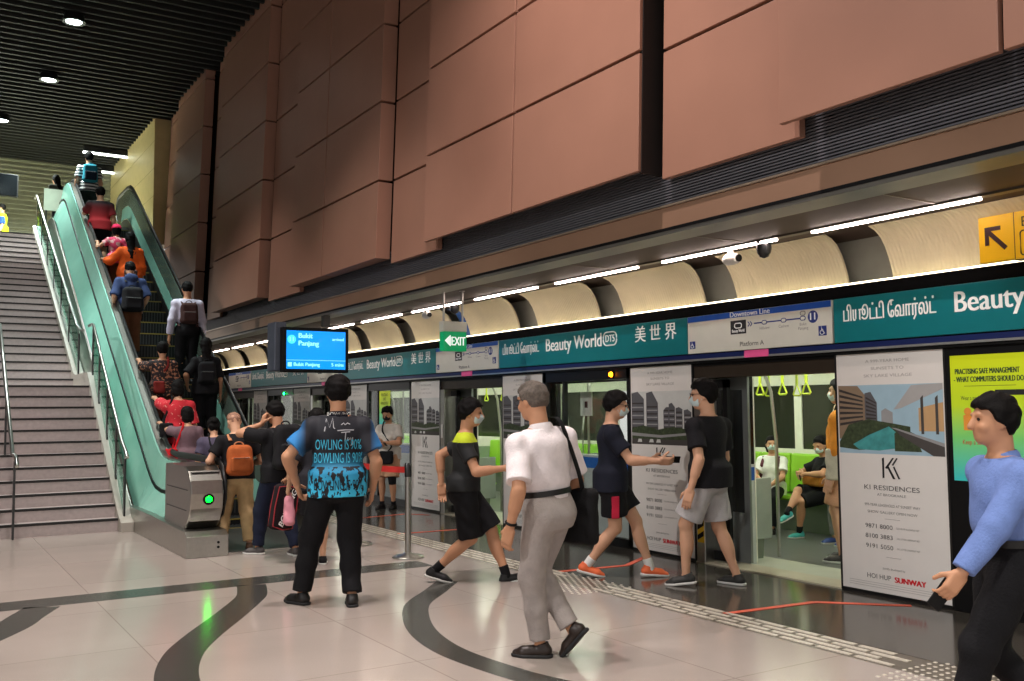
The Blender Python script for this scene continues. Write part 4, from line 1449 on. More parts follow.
def doorway(k, l1, l2, l3):
    y0 = 5.42 + k * PER + DY
    o = MB().box(.06, .24, y0 - 10, y0 + 1.77 - 10, -.16, -.01).build('door_casing', M('bronze_door_head', (66, 56, 46), .4, .4), hd, bevel=.004)
    MB().box(.04, .06, y0 - 10, y0 + 1.77 - 10, -.04, -.01).build('lip', BLACK, o)
    t = thing('door_post', l2, 'post', (PX, y0 + 1.70, 0))
    MB().box(.0, .2, -.06, .06, 0, 1.84).build('column', STEEL, t, bevel=.006)
    MB().box(-.012, .0, -.03, .02, 1.12, 1.32).build('intercom', WHITE, t, bevel=.004)
    m = MB()
    m.box(-.003, .0, -.05, .04, .2, .5)
    m.mi = 1
    for i in range(3): m.add([(-.004, .04, .22 + i * .1), (-.004, -.05, .27 + i * .1), (-.004, -.05, .32 + i * .1), (-.004, .04, .27 + i * .1)], [(0, 1, 2, 3)])
    m.build('hazard_stripe', [M('hazard_yellow', (226, 184, 30), .5), BLACK], t)
    t = thing('sliding_door', l3, 'door', (PX + .12, y0 + 1.55, 0))
    m = MB(); m.box(0, .04, -.14, .5, .03, .12); m.box(0, .04, -.14, .5, 1.74, 1.82); m.box(0, .04, -.14, -.08, .03, 1.82); m.box(0, .04, .44, .5, .03, 1.82)
    m.build('frame', BLACK, t)
    MB().box(.015, .025, -.08, .44, .12, 1.74).build('pane', GLASS, t)
    MB().box(PX + .0, 7.04, y0 - .05, y0 + 1.8, .0, .012).build('trim_%d' % (k + 2), M('pale_threshold', (190, 182, 160), .35), None)['kind'] = 'structure'
for k, nm in enumerate(('with the seated passengers', 'behind the person in the yellow-shouldered top', 'hidden behind the blue jersey', 'farthest down the platform')):
    doorway(k, 'bronze door head over the platform doorway ' + nm, 'steel door post of the platform doorway ' + nm, 'black-edged sliding door of the platform doorway ' + nm)
def lampdot(y, z, col, name, label):
    t = thing('indicator_lamp', label, 'light', (PX - .006, y, z))
    MB().lathe([(.045, .012), (.045, 0), (.035, -.012)], (0, 0, 0), 14, 0).build('bezel', BLACK, t, True)
    MB().lathe([(.03, -.012), (.022, -.03), (.006, -.034)], (0, 0, 0), 14, 0).build('lens', M(name, col, .3, emit=14.), t, True)
lampdot(8.55, 1.925, (255, 130, 10), 'amber_lens', 'amber indicator lamp glowing above the man in the navy shirt')
lampdot(19.7, 1.9, (20, 255, 110), 'green_lens', 'green indicator lamp glowing above the far glass screen')

# safe-distancing notices
LIME = bpy.data.materials.new('lime_notice')
def lime():
    m = LIME
    m.use_nodes = True
    nt = m.node_tree
    tc = nt.nodes.new('ShaderNodeTexCoord')
    sp = nt.nodes.new('ShaderNodeSeparateXYZ')
    ra = nt.nodes.new('ShaderNodeValToRGB')
    e = ra.color_ramp.elements
    e[0].position, e[0].color = 0, (*lin((52, 190, 190)), 1)
    e[1].position, e[1].color = 1, (*lin((206, 220, 20)), 1)
    n = e.new(.35); n.color = (*lin((120, 206, 110)), 1)
    n = e.new(.6); n.color = (*lin((190, 218, 36)), 1)
    nt.links.new(tc.outputs['Generated'], sp.inputs[0])
    nt.links.new(sp.outputs['Z'], ra.inputs['Fac'])
    b = nt.nodes['Principled BSDF']
    nt.links.new(ra.outputs['Color'], b.inputs['Base Color'])
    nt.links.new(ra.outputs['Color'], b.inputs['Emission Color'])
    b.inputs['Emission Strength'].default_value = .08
    b.inputs['Roughness'].default_value = .4
lime()
t = thing('notice_board', 'tall black display case with a lime green notice behind the man in the blue shirt', 'notice board', (PX, 3.6, 0))
MB().box(0, .08, -.86, .85, 0, 1.99).build('case', BLACK, t, bevel=.004)
MB().box(-.004, 0, -.80, .79, .98, 1.925).build('notice', LIME, t)
X = -.0055
NI = M('notice_ink', (30, 66, 40), .6)
text('PRACTISING SAFE MANAGEMENT', .058, NI, t, (X, .50, 1.80), width=.50, bold=.002)
text('- WHAT COMMUTERS SHOULD DO', .058, NI, t, (X, .49, 1.74), width=.54, bold=.002)
MB().box(X, 0, .28, .68, 1.69, 1.693).build('rule', NI, t)
text('Wear a mask at all times', .045, NI, t, (X, .71, 1.60), align='LEFT', width=.28)
text('Keep a safe distance', .05, REDINK, t, (X, .71, 1.27), align='LEFT', width=.3)
MB().box(X, 0, .2, .44, 1.62, 1.66).build('bar_mark', INK, t)
m = MB()
for y, c in ((.66, 0), (.55, 1)):
    m.mi = c
    m.lathe([(.03, 0), (.03, .001)], (X, y, 1.50), 12, 0); m.box(X, 0, y - .035, y + .035, 1.36, 1.475)
m.build('figure_marks', [M('figure_orange', (232, 150, 60), .5), WHITE], t)
t = thing('notice', 'small lime green notice stuck on the glass above the person with a shoulder bag', 'notice', (PX + .018, 14.72, 1.30))
MB().box(-.004, .004, -.21, .21, 0, .56).build('sheet', LIME, t)
text('PRACTISING\nSAFE\nMANAGEMENT', .07, NI, t, (-.006, 0, .42), width=.3)

# ------------------------------------------------------------------ hanging and fixed signs
t = thing('exit_sign', 'green exit sign with white lettering hanging from two rods', 'sign', (5.59, 10.2, 2.25))
MB().box(-.16, .16, -.05, .05, 0, .235).build('sign_box', M('exit_green', (0, 140, 84), .4, emit=.4), t, bevel=.004)
MB().box(-.165, .165, -.055, .055, .237, .36).build('housing', PALE, t, bevel=.006)
text('◀EXIT', .15, M('exit_white', (240, 250, 245), .4, emit=.55), t, (0, -.0515, .115), (1, 0, 0), width=.28, bold=.003)
for x in (-.13, .13):
    MB().tube([(x, 0, .355), (x, 0, .75)], .014, 8).build('rod', STEEL, t, True)
    MB().lathe([(.035, .74), (.035, .748)], (x, 0, 0), 12).build('flange', STEEL, t, True)

t = thing('departure_screen', 'blue departure screen in a black casing hanging from the soffit', 'screen', (5.10, 13.5, 2.10))
MB().box(-.54, .48, -.05, .08, 0, .66).build('casing', BLACK, t, bevel=.012)
MB().box(-.485, .425, -.056, -.05, .05, .61).build('display', M('blue_display', (0, 146, 246), .3, emit=.72, var=.02), t)
CY = M('cyan_lettering', (150, 240, 255), .4, emit=.75)
y = -.058
R_ = (1, 0, 0)
m = MB().lathe([(.065, 0), (.065, -.002)], (-.41, y, .48), 20, 1)
m.build('line_disc', M('pale_blue_disc', (70, 200, 255), .4, emit=1.), t)
text('11', .09, CY, t, (-.41, y - .003, .48), R_, bold=.003)
text('Bukit', .105, CY, t, (-.31, y, .535), R_, align='LEFT', bold=.004)
text('Panjang', .105, CY, t, (-.31, y, .425), R_, align='LEFT', bold=.004)
text('arrived', .065, CY, t, (.40, y, .495), R_, align='RIGHT', bold=.002)
MB().box(-.485, .425, y, y + .002, .175, .181).build('divider', CY, t)
MB().box(-.465, -.405, y, y + .002, .085, .145).build('line_badge', CY, t)
text('Bukit Panjang', .075, CY, t, (-.38, y, .115), R_, align='LEFT', bold=.003)
text('5 mins', .075, CY, t, (.40, y, .115), R_, align='RIGHT', bold=.002)
MB().box(-.62, -.44, .08, .42, .02, .74).build('rear_casing', M('grey_casing', (86, 92, 104), .4, .3), t, bevel=.015)
MB().box(.14, .24, .1, .2, .7, .96).build('hanger', DSTEEL, t)
t = thing('direction_sign', 'yellow direction sign with a dark diagonal arrow above the header beam', 'sign', (6.52, 3.35, 2.565))
YEL = M('yellow_sign', (232, 176, 10), .45, emit=.12)
ARR = M('brown_ink', (58, 24, 28), .5)
MB().box(-.02, .03, -.62, .62, 0, .33).build('sign_face', YEL, t, bevel=.004)
MB().box(-.0215, -.02, .355, .36, 0, .33).build('divider', ARR, t)
m = MB()
m.bar((-.022, .42, .085), (-.022, .55, .222), .032, .003, (1, 0, 0)); m.bar((-.0225, .572, .236), (-.0225, .455, .236), .03, .003, (1, 0, 0)); m.bar((-.023, .557, .25), (-.023, .557, .12), .03, .003, (1, 0, 0))
m.build('arrow', ARR, t)
text('Exit', .1, ARR, t, (-.022, .31, .25), align='LEFT'); text('出口', .09, ARR, t, (-.022, .08, .25), align='LEFT')
m = MB(); round_rect(m, .23, .105, .17, .17, .02, .005, -.022); m.build('badge_outline', ARR, t)
MB().lathe([(.055, 0), (.055, -.002)], (-.021, .23, .105), 18, 0).build('badge_disc', REDINK, t)
MB().box(.03, .12, -.4, -.36, .0, .1).build('bracket', DSTEEL, t); MB().box(.03, .12, .36, .4, .0, .1).build('bracket', DSTEEL, t)

def cctv(x, y, z, label, dark=False):
    t = thing('security_camera', label, 'camera', (x, y, z + .03))
    t.scale = (.75, .75, .75)
    if dark:
        MB().lathe([(.085, .085), (.09, .03), (.08, -.02), (.05, -.07), (.012, -.085)], (0, 0, 0), 18).build('dome', M('dark_dome', (44, 44, 46), .15), t, True)
        MB().lathe([(.095, .12), (.095, .08)], (0, 0, 0), 18).build('mount', MATTE, t, True)
    else:
        MB().lathe([(.04, .10), (.04, .03)], (0, 0, 0), 14).build('mount', WHITE, t, True)
        MB().lathe([(.02, -.12), (.062, -.105), (.072, -.03), (.07, .06), (.045, .105), (.01, .11)], (0, 0, -.02), 18, 1).build('body', WHITE, t, True)
        MB().lathe([(.045, -.142), (.045, -.12)], (0, 0, -.02), 14, 1).build('lens', BLACK, t, True)
cctv(6.32, 6.25, 2.88, 'white security camera on the soffit above the route map sign')
cctv(6.30, 5.83, 2.88, 'dark dome camera on the soffit near the yellow sign', True)
cctv(6.25, 12.2, 2.88, 'white security camera on the soffit by the exit sign rods')
cctv(6.3, 11.45, 2.88, 'dark dome camera on the soffit by the exit sign', True)

def stanchion(x, y, label):
    t = thing('barrier_post', label, 'barrier post', (x, y, 0), 0)
    MB().lathe([(.165, 0), (.165, .012), (.15, .026), (.06, .04), (.035, .06)], (0, 0, 0), 28).build('base', STEEL, t, True)
    MB().lathe([(.032, .04), (.032, .84)], (0, 0, 0), 16).build('pole', STEEL, t, True)
    MB().lathe([(.036, .84), (.038, .86), (.038, .97), (.03, .985)], (0, 0, 0), 16).build('belt_head', DSTEEL, t, True)
stanchion(4.47, 9.15, 'steel belt barrier post in front of the tower advertisement')
stanchion(4.42, 10.35, 'steel belt barrier post half hidden behind the blue jersey')
m = MB().sheet([[(4.47 - .05 * t * 1, 9.19 + 1.12 * t, z - .015 * math.sin(PI * t)) for t in np.linspace(0, 1, 9)] for z in (.88, .945)], (.003, 0, 0))
tag(m.build('barrier_belt', M('red_belt', (206, 52, 48), .6)), 'red retractable belt stretched between the two barrier posts', 'belt')
# ------------------------------------------------------------------ the train standing behind the screens
TX = 7.05
tr = thing('train_car', 'lit metro train standing behind the platform screen doors', 'train', (TX, 10.05, 0))
BODYG = M('train_pale_grey', (186, 190, 188), .35, .2)
CREAM = M('train_cream_lining', (220, 220, 204), .45)
TB = M('train_black_band', (16, 18, 20), .12)
LIMEG = M('lime_seat', (140, 196, 44), .5)
YO = -10
doors = [(-.13 + 5.48 * k, 1.27 + 5.48 * k) for k in range(5)]
secs = [(-4, -.13)] + [(doors[k][1], doors[k + 1][0]) for k in range(4)] + [(doors[4][1], 26)]
TBL = M('train_blue', (24, 84, 170), .3)
for a, b in secs:
    a += YO; b += YO
    wa, wb = a + .75, b - .75
    m = MB(); m.box(0, .08, a, b, -.05, .82); m.box(0, .08, a, b, .95, .98)
    m.build('side_panel', BODYG, tr)
    MB().box(-.002, .08, a, b, .82, .95).build('blue_stripe', TBL, tr)
    MB().box(0, .08, a, wa, .98, 1.86).build('window_pillar', TB, tr)
    MB().box(0, .08, wb, b, .98, 1.86).build('window_pillar', TB, tr)
    MB().box(.03, .04, wa, wb, .98, 1.86).build('window_pane', GLASS, tr)
    m = MB(); m.box(.085, .10, a, b, -.05, .98); m.box(.085, .10, a, wa, .98, 2.1); m.box(.085, .10, wb, b, .98, 2.1)
    m.build('lining', CREAM, tr)
MB().box(0, .08, -4 + YO, 26 + YO, 1.86, 2.3).build('cantrail', TB, tr)
MB().box(.0, 2.72, -4 + YO, 26 + YO, -.2, -.001).build('train_floor', M('train_floor_grey', (104, 106, 102), .3), tr)
MB().box(.0, .5, -4 + YO, 26 + YO, -.001, .002).build('entrance_strip', M('train_floor_pale', (186, 188, 172), .35), tr)
MB().box(.08, 2.72, -4 + YO, 26 + YO, 2.12, 2.2).build('train_ceiling', CREAM, tr)
m = MB(); m.box(2.68, 2.72, -4 + YO, 26 + YO, -.05, 1.0); m.box(2.68, 2.72, -4 + YO, 26 + YO, 1.82, 2.12)
m.build('far_lining', CREAM, tr)
DTW = M('dark_tunnel_window', (44, 46, 36), .08)
for a, b in secs:
    for c in np.arange(a + YO, b + YO - .5, 1.7):
        MB().box(2.68, 2.72, c - .06, c + .06, 1.0, 1.82).build('far_pillar', CREAM, tr)
        MB().box(2.70, 2.71, c + .06, min(c + 1.64, b + YO + 1.4), 1.0, 1.82).build('far_window', DTW, tr)
TL = M('train_lamp', (250, 255, 236), .4, emit=9.)
for x in (.75, 1.95):
    MB().box(x - .09, x + .09, -4 + YO, 26 + YO, 2.105, 2.119).build('ceiling_lamp', TL, tr)
def bench(y0, y1, side):
    n = max(1, round((y1 - y0) / .5))
    w = (y1 - y0) / n
    X = (lambda x: 2.66 - x) if side else (lambda x: .11 + x)
    for i in range(n):
        a, b = y0 + i * w + .008, y0 + (i + 1) * w - .008
        pr = [(0, .42), (.43, .44), (.45, .41), (.42, .38), (0, .38)]
        o = MB().prism([(X(x), z) for x, z in pr], 1, a, b)
        o.prism([(X(0), .44), (X(.09), .46), (X(.05), .93), (X(.0), .95)], 1, a, b)
        o.build('bench_seat', LIMEG, tr, bevel=.012)
    m = MB(); m.prism([(X(.0), 0), (X(.3), 0), (X(.34), .38), (X(0), .38)], 1, y0, y1)
    m.build('seat_base', M('seat_base_grey', (112, 122, 106), .5), tr)
    for y in (y0 - .03, y1 + .03):
        MB().box(min(X(0), X(.4)), max(X(0), X(.4)), y - .012, y + .012, .2, .82).build('end_screen', M('end_screen_grey', (150, 160, 150), .25), tr, bevel=.01)
        MB().tube([(X(.5), y, 0), (X(.5), y, 1.2), (X(.44), y, 1.7), (X(.25), y, 2.12)], .018, 8).build('grab_pole', STEEL, tr, True)
for a, b in secs[1:5]:
    bench(a + YO + .22, b + YO - .22, True)
    bench(a + YO + .22, b + YO - .22, False)
for k in range(4):
    for dy in (-.35, .35):
        MB().tube([(1.35, doors[k + 1][0] + .7 + YO + dy, 0), (1.35, doors[k + 1][0] + .7 + YO + dy, 2.12)], .018, 8).build('grab_pole', STEEL, tr, True)
for x in (.85, 1.85):
    MB().tube([(x, -2 + YO, 1.95), (x, 25 + YO, 1.95)], .016, 8).build('overhead_rail', STEEL, tr, True)
for a, b in doors:
    for y0, y1 in ((a - .62, a + .04), (b - .04, b + .62)):
        m = MB()
        m.box(-.035, -.005, y0 + YO, y1 + YO, .02, .5); m.box(-.035, -.005, y0 + YO, y1 + YO, 1.72, 1.86)
        m.box(-.035, -.005, y0 + YO, y0 + YO + .07, .5, 1.72); m.box(-.035, -.005, y1 + YO - .07, y1 + YO, .5, 1.72)
        d = m.build('train_door', M('train_door_grey', (120, 124, 122), .3, .4), tr)
        MB().box(-.025, -.015, y0 + YO + .07, y1 + YO - .07, .5, 1.72).build('door_pane', M('door_glass_dark', (14, 18, 18), .08), d)
STRAP = M('lime_strap', (196, 214, 60), .45)
def hand_strap(x, y):
    t = thing('hand_strap', 'lime green triangular hand strap hanging from the train rail', 'hand strap', (x, y, 1.95), 0, 'hand straps in the train')
    MB().box(-.006, .006, -.016, .016, -.15, .02).build('webbing', STRAP, t)
    MB().tube([(0, 0, -.14), (0, -.055, -.26), (0, -.04, -.272), (0, .04, -.272), (0, .055, -.26)], .011, 7, closed=True, up=(1, 0, 0)).build('handle', STRAP, t, True)
for x, ys_ in ((7.9, (6.78, 7.10, 7.42, 12.3, 12.8, 13.3, 8.3, 8.7, 9.1)), (8.9, (7.78, 8.22, 8.7, 9.2, 12.9, 13.5, 14.1))):
    for y in ys_: hand_strap(x, y)
NTC = thing('train_notice', 'white notice with a square mark inside the train window behind the navy shirt', 'notice', (7.165, 9.62, 1.45))
MB().box(-.003, .003, -.12, .12, 0, .3).build('sheet', WHITE, NTC)
MB().box(-.005, -.003, -.03, .03, .1, .18).build('mark', INK, NTC)
# ------------------------------------------------------------------ people and what they carry
def carry(name, label, cat, p, loc, half, mat, rad=.03, taper=0., rz=0., flap=None, straps=(), smat=None, sw=.016, st=.004, tilt=0., zipm=False):
    """bag hung on a person: loc and strap paths in the person's space (metres)"""
    c = V3(*loc)
    t = thing(name, label, cat, p.wor(c), p.face)
    R = rotz(rz) @ roty(tilt)
    n = np.abs(R) @ V3(*half) + .03
    g = SDF(-n, n, .007)
    g.rbox((0, 0, 0), half, rad, R, 0, taper=taper)
    g.folds(.003, 1.2, 4)
    b = g.mesh('bag_body', mat, t)
    if flap is not None:
        g = SDF(-n - .02, n + .02, .007)
        g.rbox(R @ V3(0, .008, half[2] * .38), V3(half[0] * 1.02, half[1] + .004, half[2] * .64), rad, R)
        g.mesh('flap', flap, t)
    for s_ in straps:
        m = MB()
        m.tube([V3(*q) - c for q in catmull(s_, 5)], st, 8, sw, up=(1, 0, 0))
        m.build('strap', smat or mat, t, True)
    return t, R
def phone(p, k, label):
    h = p.hand[k]
    c = p.J['wr' + k] + h['d'] * .075 * p.H + h['nn'] * .016 * p.H
    t = thing('phone', label, 'phone', p.wor(c), p.face)
    m = MB()
    d, th, n = Vector(h['d']), Vector(h['th']), Vector(h['nn'])
    m.bar(-d * .07, d * .07, .07, .009, up=n)
    m.build('casing', BLACK, t, bevel=.003)
    m = MB(); m.bar(-d * .064 + n * .0048, d * .064 + n * .0048, .062, .001, up=n)
    m.build('screen', M('phone_screen', (40, 46, 54), .1), t)
def over_shoulder(p, k, bag, back=-.07, front=.09):
    """strap path from a bag up over one shoulder and back"""
    H, sx = p.H, 1 if k == 'R' else -1
    s = p.J['neck'] * .45 + p.J['sh' + k] * .55 + V3(0, 0, .062 * H)
    b = V3(*bag)
    return [tuple(b + V3(0, .03, 0)), tuple(p.J['pel'] + p.T @ V3(sx * .115 * H, front * .7, .12 * H)), tuple(s + V3(0, front * .75, -.045)), tuple(s), tuple(s + V3(0, back, -.05)),
            tuple(p.J['pel'] + p.T @ V3(sx * .115 * H, back * 1.25, .12 * H)), tuple(b + V3(0, -.03, 0))]
def cross_body(p, k, bag, col, w=.014):
    """strap across the torso from shoulder k to a bag at the other hip"""
    H, sx = p.H, 1 if k == 'R' else -1
    s = p.J['neck'] * .5 + p.J['sh' + k] * .5 + V3(0, 0, .058 * H)
    b = V3(*bag)
    T, A, B, Y = p.prof()
    f = lambda t, u, sg: tuple(p.J['pel'] + p.T @ V3(u * H, sg * (np.interp(t * H, T, B) * .93 + .024) + np.interp(t * H, T, Y), t * H))
    return [tuple(b + V3(0, .03, 0)), f(.08, -sx * .06, 1), f(.16, -sx * .01, 1), f(.235, sx * .04, 1), tuple(s), f(.235, sx * .04, -1), f(.16, -sx * .01, -1), f(.08, -sx * .06, -1), tuple(b + V3(0, -.03, 0))]

WSH, BLK, NVY = cloth('white_shirt', (224, 216, 218)), cloth('black', (24, 24, 27)), cloth('navy', (28, 30, 44))
BLKT = cloth('black_trousers', (20, 20, 23))
SHOE_B = M('black_shoe', (22, 20, 20), .45)

def white_shirt_man():
    p = Person('grey-haired man in a white short-sleeved shirt and pale grey trousers walking past', (3.41, 4.98, 0), 14, 1.73, build=1.0, lean=4, side=-5, hyaw=12, hpit=8, twist=-14,
               feet=dict(L=dict(w=(3.385, 5.06), yaw=34), R=dict(w=(3.60, 4.86), yaw=20, pitch=48, z=.03)), vox=.007, tone=1,
               hands=dict(L=dict(p=(-.165, .04, .475), pole=(-.5, -1, 0), curl=.7), R=dict(p=(.15, .06, .50), pole=(.5, -1, 0), curl=.8)))
    p.hair('short', HAIR_GREY, .006)
    p.top('shirt', WSH, .86, .045, .02, collar=WSH, fold=.003)
    p.legs('trousers', cloth('pale_grey_trousers', (158, 150, 146)), 1.93, .013, .075, belt=M('black_leather', (18, 17, 17), .4), end=.033, fold=.003)
    p.shoes(M('dark_brown_shoe', (42, 32, 28), .4))
    p.glasses()
    w = p.J['wrL']; d = p.hand['L']['d']
    MB().tube([w - d * .035 + (V3(math.cos(t), 0, 0) * .031 + np.cross(d, V3(1, 0, 0)) * .031 * math.sin(t)) for t in np.linspace(0, 2 * PI, 14, False)], .009, 6, closed=True, up=tuple(d)).build('wristwatch', BLACK, p.root, True)
    b = (.235, -.05, .86)
    carry('shoulder_bag', 'black messenger bag hanging from the shoulder of the man in the white shirt', 'bag', p, b, (.045, .14, .18), cloth('bag_black', (20, 20, 22)), .04, .0,
          straps=[over_shoulder(p, 'R', (.235, -.05, 1.0))], sw=.02)
white_shirt_man()

def jersey_mat():
    m = bpy.data.materials.new('blue_black_jersey')
    m.use_nodes = True
    nt = m.node_tree
    N, L = nt.nodes.new, nt.links.new
    b = nt.nodes['Principled BSDF']
    b.inputs['Roughness'].default_value = .75
    tc = N('ShaderNodeTexCoord')
    sp = N('ShaderNodeSeparateXYZ')
    L(tc.outputs['Object'], sp.inputs[0])
    ra = N('ShaderNodeValToRGB')
    mr = N('ShaderNodeMapRange')
    mr.inputs[1].default_value, mr.inputs[2].default_value = .85, 1.55
    L(sp.outputs['Z'], mr.inputs[0]); L(mr.outputs[0], ra.inputs['Fac'])
    e = ra.color_ramp.elements
    e[0].position, e[0].color = .0, (*lin((60, 196, 236)), 1)
    e[1].position, e[1].color = .52, (*lin((16, 18, 30)), 1)
    k = e.new(.28); k.color = (*lin((34, 140, 184)), 1)
    # sleeves fade to blue towards the cuff
    ax = N('ShaderNodeMath'); ax.operation = 'ABSOLUTE'; L(sp.outputs['X'], ax.inputs[0])
    m2 = N('ShaderNodeMapRange'); m2.inputs[1].default_value, m2.inputs[2].default_value = .25, .34
    L(ax.outputs[0], m2.inputs[0])
    mx = N('ShaderNodeMix'); mx.data_type = 'RGBA'
    L(m2.outputs[0], mx.inputs[0]); L(ra.outputs['Color'], mx.inputs[6]); mx.inputs[7].default_value = (*lin((42, 128, 196)), 1)
    # broken dark brush marks in rows
    mp = N('ShaderNodeMapping'); mp.inputs['Scale'].default_value = (26, 26, 15); L(tc.outputs['Object'], mp.inputs[0])
    no = N('ShaderNodeTexNoise'); no.inputs['Scale'].default_value = 1.; no.inputs['Detail'].default_value = 2; L(mp.outputs[0], no.inputs['Vector'])
    gt = N('ShaderNodeMath'); gt.operation = 'GREATER_THAN'; gt.inputs[1].default_value = .53; L(no.outputs['Fac'], gt.inputs[0])
    lo = N('ShaderNodeMath'); lo.operation = 'LESS_THAN'; lo.inputs[1].default_value = 1.10; L(sp.outputs['Z'], lo.inputs[0])
    inn = N('ShaderNodeMath'); inn.operation = 'LESS_THAN'; inn.inputs[1].default_value = .26; L(ax.outputs[0], inn.inputs[0])
    mu = N('ShaderNodeMath'); mu.operation = 'MULTIPLY'; L(gt.outputs[0], mu.inputs[0]); L(lo.outputs[0], mu.inputs[1])
    mu2 = N('ShaderNodeMath'); mu2.operation = 'MULTIPLY'; L(mu.outputs[0], mu2.inputs[0]); L(inn.outputs[0], mu2.inputs[1])
    m3 = N('ShaderNodeMix'); m3.data_type = 'RGBA'
    L(mu2.outputs[0], m3.inputs[0]); L(mx.outputs[2], m3.inputs[6]); m3.inputs[7].default_value = (*lin((12, 16, 26)), 1)
    L(m3.outputs[2], b.inputs['Base Color'])
    return m

def press(o, me, z, x, parent, name, mat, off=.006):
    """wrap flat lettering (x right, z up) onto the back of a garment"""
    tree = BVHTree.FromObject(o, bpy.context.evaluated_depsgraph_get())
    for v in me.vertices:
        q = Vector((v.co.x + x, -1., v.co.y + z))
        h = tree.ray_cast(q, Vector((0, 1, 0)))
        v.co = (q.x, (h[0].y if h[0] else -.16) - off, q.z)
    me.materials.clear()
    return link_mesh(name, me, mat, parent)
def strokes(lines, r=.004):
    m = MB()
    for l in lines: m.tube([(u, v, 0) for u, v in l], r, 4)
    me = bpy.data.meshes.new('strokes')
    me.from_pydata([tuple(v) for v in m.v], [], m.f)
    return me

def jersey_man():
    p = Person('dark-haired man in a blue and black printed jersey, seen from behind', (2.94, 7.30, 0), -20, 1.84, build=1.08, hyaw=4, hpit=4, vox=.007, tone=1,
               feet=dict(L=dict(w=(2.71, 7.48), yaw=42), R=dict(w=(3.02, 7.19), yaw=4)),
               hands=dict(L=dict(p=(-.175, .045, .515), pole=(-1, -.7, .1), curl=.9), R=dict(p=(.155, .05, .49), pole=(.5, -1, 0))))
    p.hair('short', None, .013)
    o = p.top('jersey', jersey_mat(), .72, -.05, .024, fold=.003, collar=cloth('jersey_black', (18, 19, 28)))
    p.legs('trousers', BLKT, 1.95, .02, .07, end=.035, fold=.003)
    p.shoes(SHOE_B)
    CY_, BK = M('print_cyan', (70, 190, 226), .7), M('print_black', (12, 14, 22), .7)
    for z, s, w, mt in ((1.27, 'OWLING IS 90%', .36, CY_), (1.165, 'BOWLING IS 90%', .38, CY_), (.955, 'BOWLING IS 90%', .38, BK)):
        me = text_mesh(s, .115)
        x = np.array([v.co.x for v in me.vertices]); k = w / (x.max() - x.min())
        for v in me.vertices: v.co.x *= k
        press(o, me, z, 0, p.root, 'jersey_lettering', mt)
    wt = M('print_silver', (170, 172, 178), .6)
    me = strokes([[(-.10, -.05), (-.085, .05), (-.06, -.02), (-.035, .055), (-.03, -.02), (-.02, -.03)], [(.03, .0), (.05, .015), (.06, 0), (.08, .014), (.1, .004)], [(0, -.045), (.06, -.04), (.13, -.042)],
                  [(.03, -.06), (.10, -.055)], [(.065, -.06), (.06, -.13)], [(.085, -.1), (.075, -.12), (.095, -.115), (.1, -.1), (.105, -.12), (.12, -.1), (.12, -.15), (.105, -.165)]])
    press(o, me, 1.43, -.01, p.root, 'jersey_scribble', wt)
    me = text_mesh('BOWLING', .04); press(o, me, 1.515, 0, p.root, 'collar_lettering', WHITEL)
jersey_man()

def yellow_shoulder():
    p = Person('person in a black top with yellow shoulders and black shorts striding along the platform', (4.28, 7.60, 0), -122, 1.75, fem=.3, hyaw=0, hpit=6, lean=2, vox=.008, tone=1,
               feet=dict(L=dict(w=(4.62, 7.42), pitch=-12, yaw=4), R=dict(w=(4.02, 7.74), pitch=16, yaw=-2)),
               hands=dict(R=dict(p=(.12, .21, .585), pole=(.3, -1, -.3), curl=.9, n=(-1, 0, .4)), L=dict(p=(-.13, -.13, .49), pole=(-.3, -1, 0))))
    p.hair('short', None, .013)
    m = bpy.data.materials.new('black_top_yellow_yoke')
    m.use_nodes = True
    nt = m.node_tree
    tc, sp, ra = nt.nodes.new('ShaderNodeTexCoord'), nt.nodes.new('ShaderNodeSeparateXYZ'), nt.nodes.new('ShaderNodeValToRGB')
    mr = nt.nodes.new('ShaderNodeMapRange'); mr.inputs[1].default_value, mr.inputs[2].default_value = 1.0, 1.5
    nt.links.new(tc.outputs['Object'], sp.inputs[0]); nt.links.new(sp.outputs['Z'], mr.inputs[0]); nt.links.new(mr.outputs[0], ra.inputs['Fac'])
    e = ra.color_ramp.elements
    ra.color_ramp.interpolation = 'CONSTANT'
    e[0].color = (*lin((20, 22, 24)), 1)
    e[1].position, e[1].color = .5, (*lin((196, 214, 40)), 1)
    nt.links.new(ra.outputs['Color'], nt.nodes['Principled BSDF'].inputs['Base Color'])
    nt.nodes['Principled BSDF'].inputs['Roughness'].default_value = .8
    p.top('sports_top', m, .62, -.0, .012)
    p.legs('shorts', BLK, .98, .016, .07, end=.064, fold=.003)
    p.shoes(M('black_trainer', (24, 24, 26), .6), SOLE_PALE, sock=(BLK, .05))
    p.mask()
    phone(p, 'R', 'phone held out by the person with yellow shoulders')
yellow_shoulder()

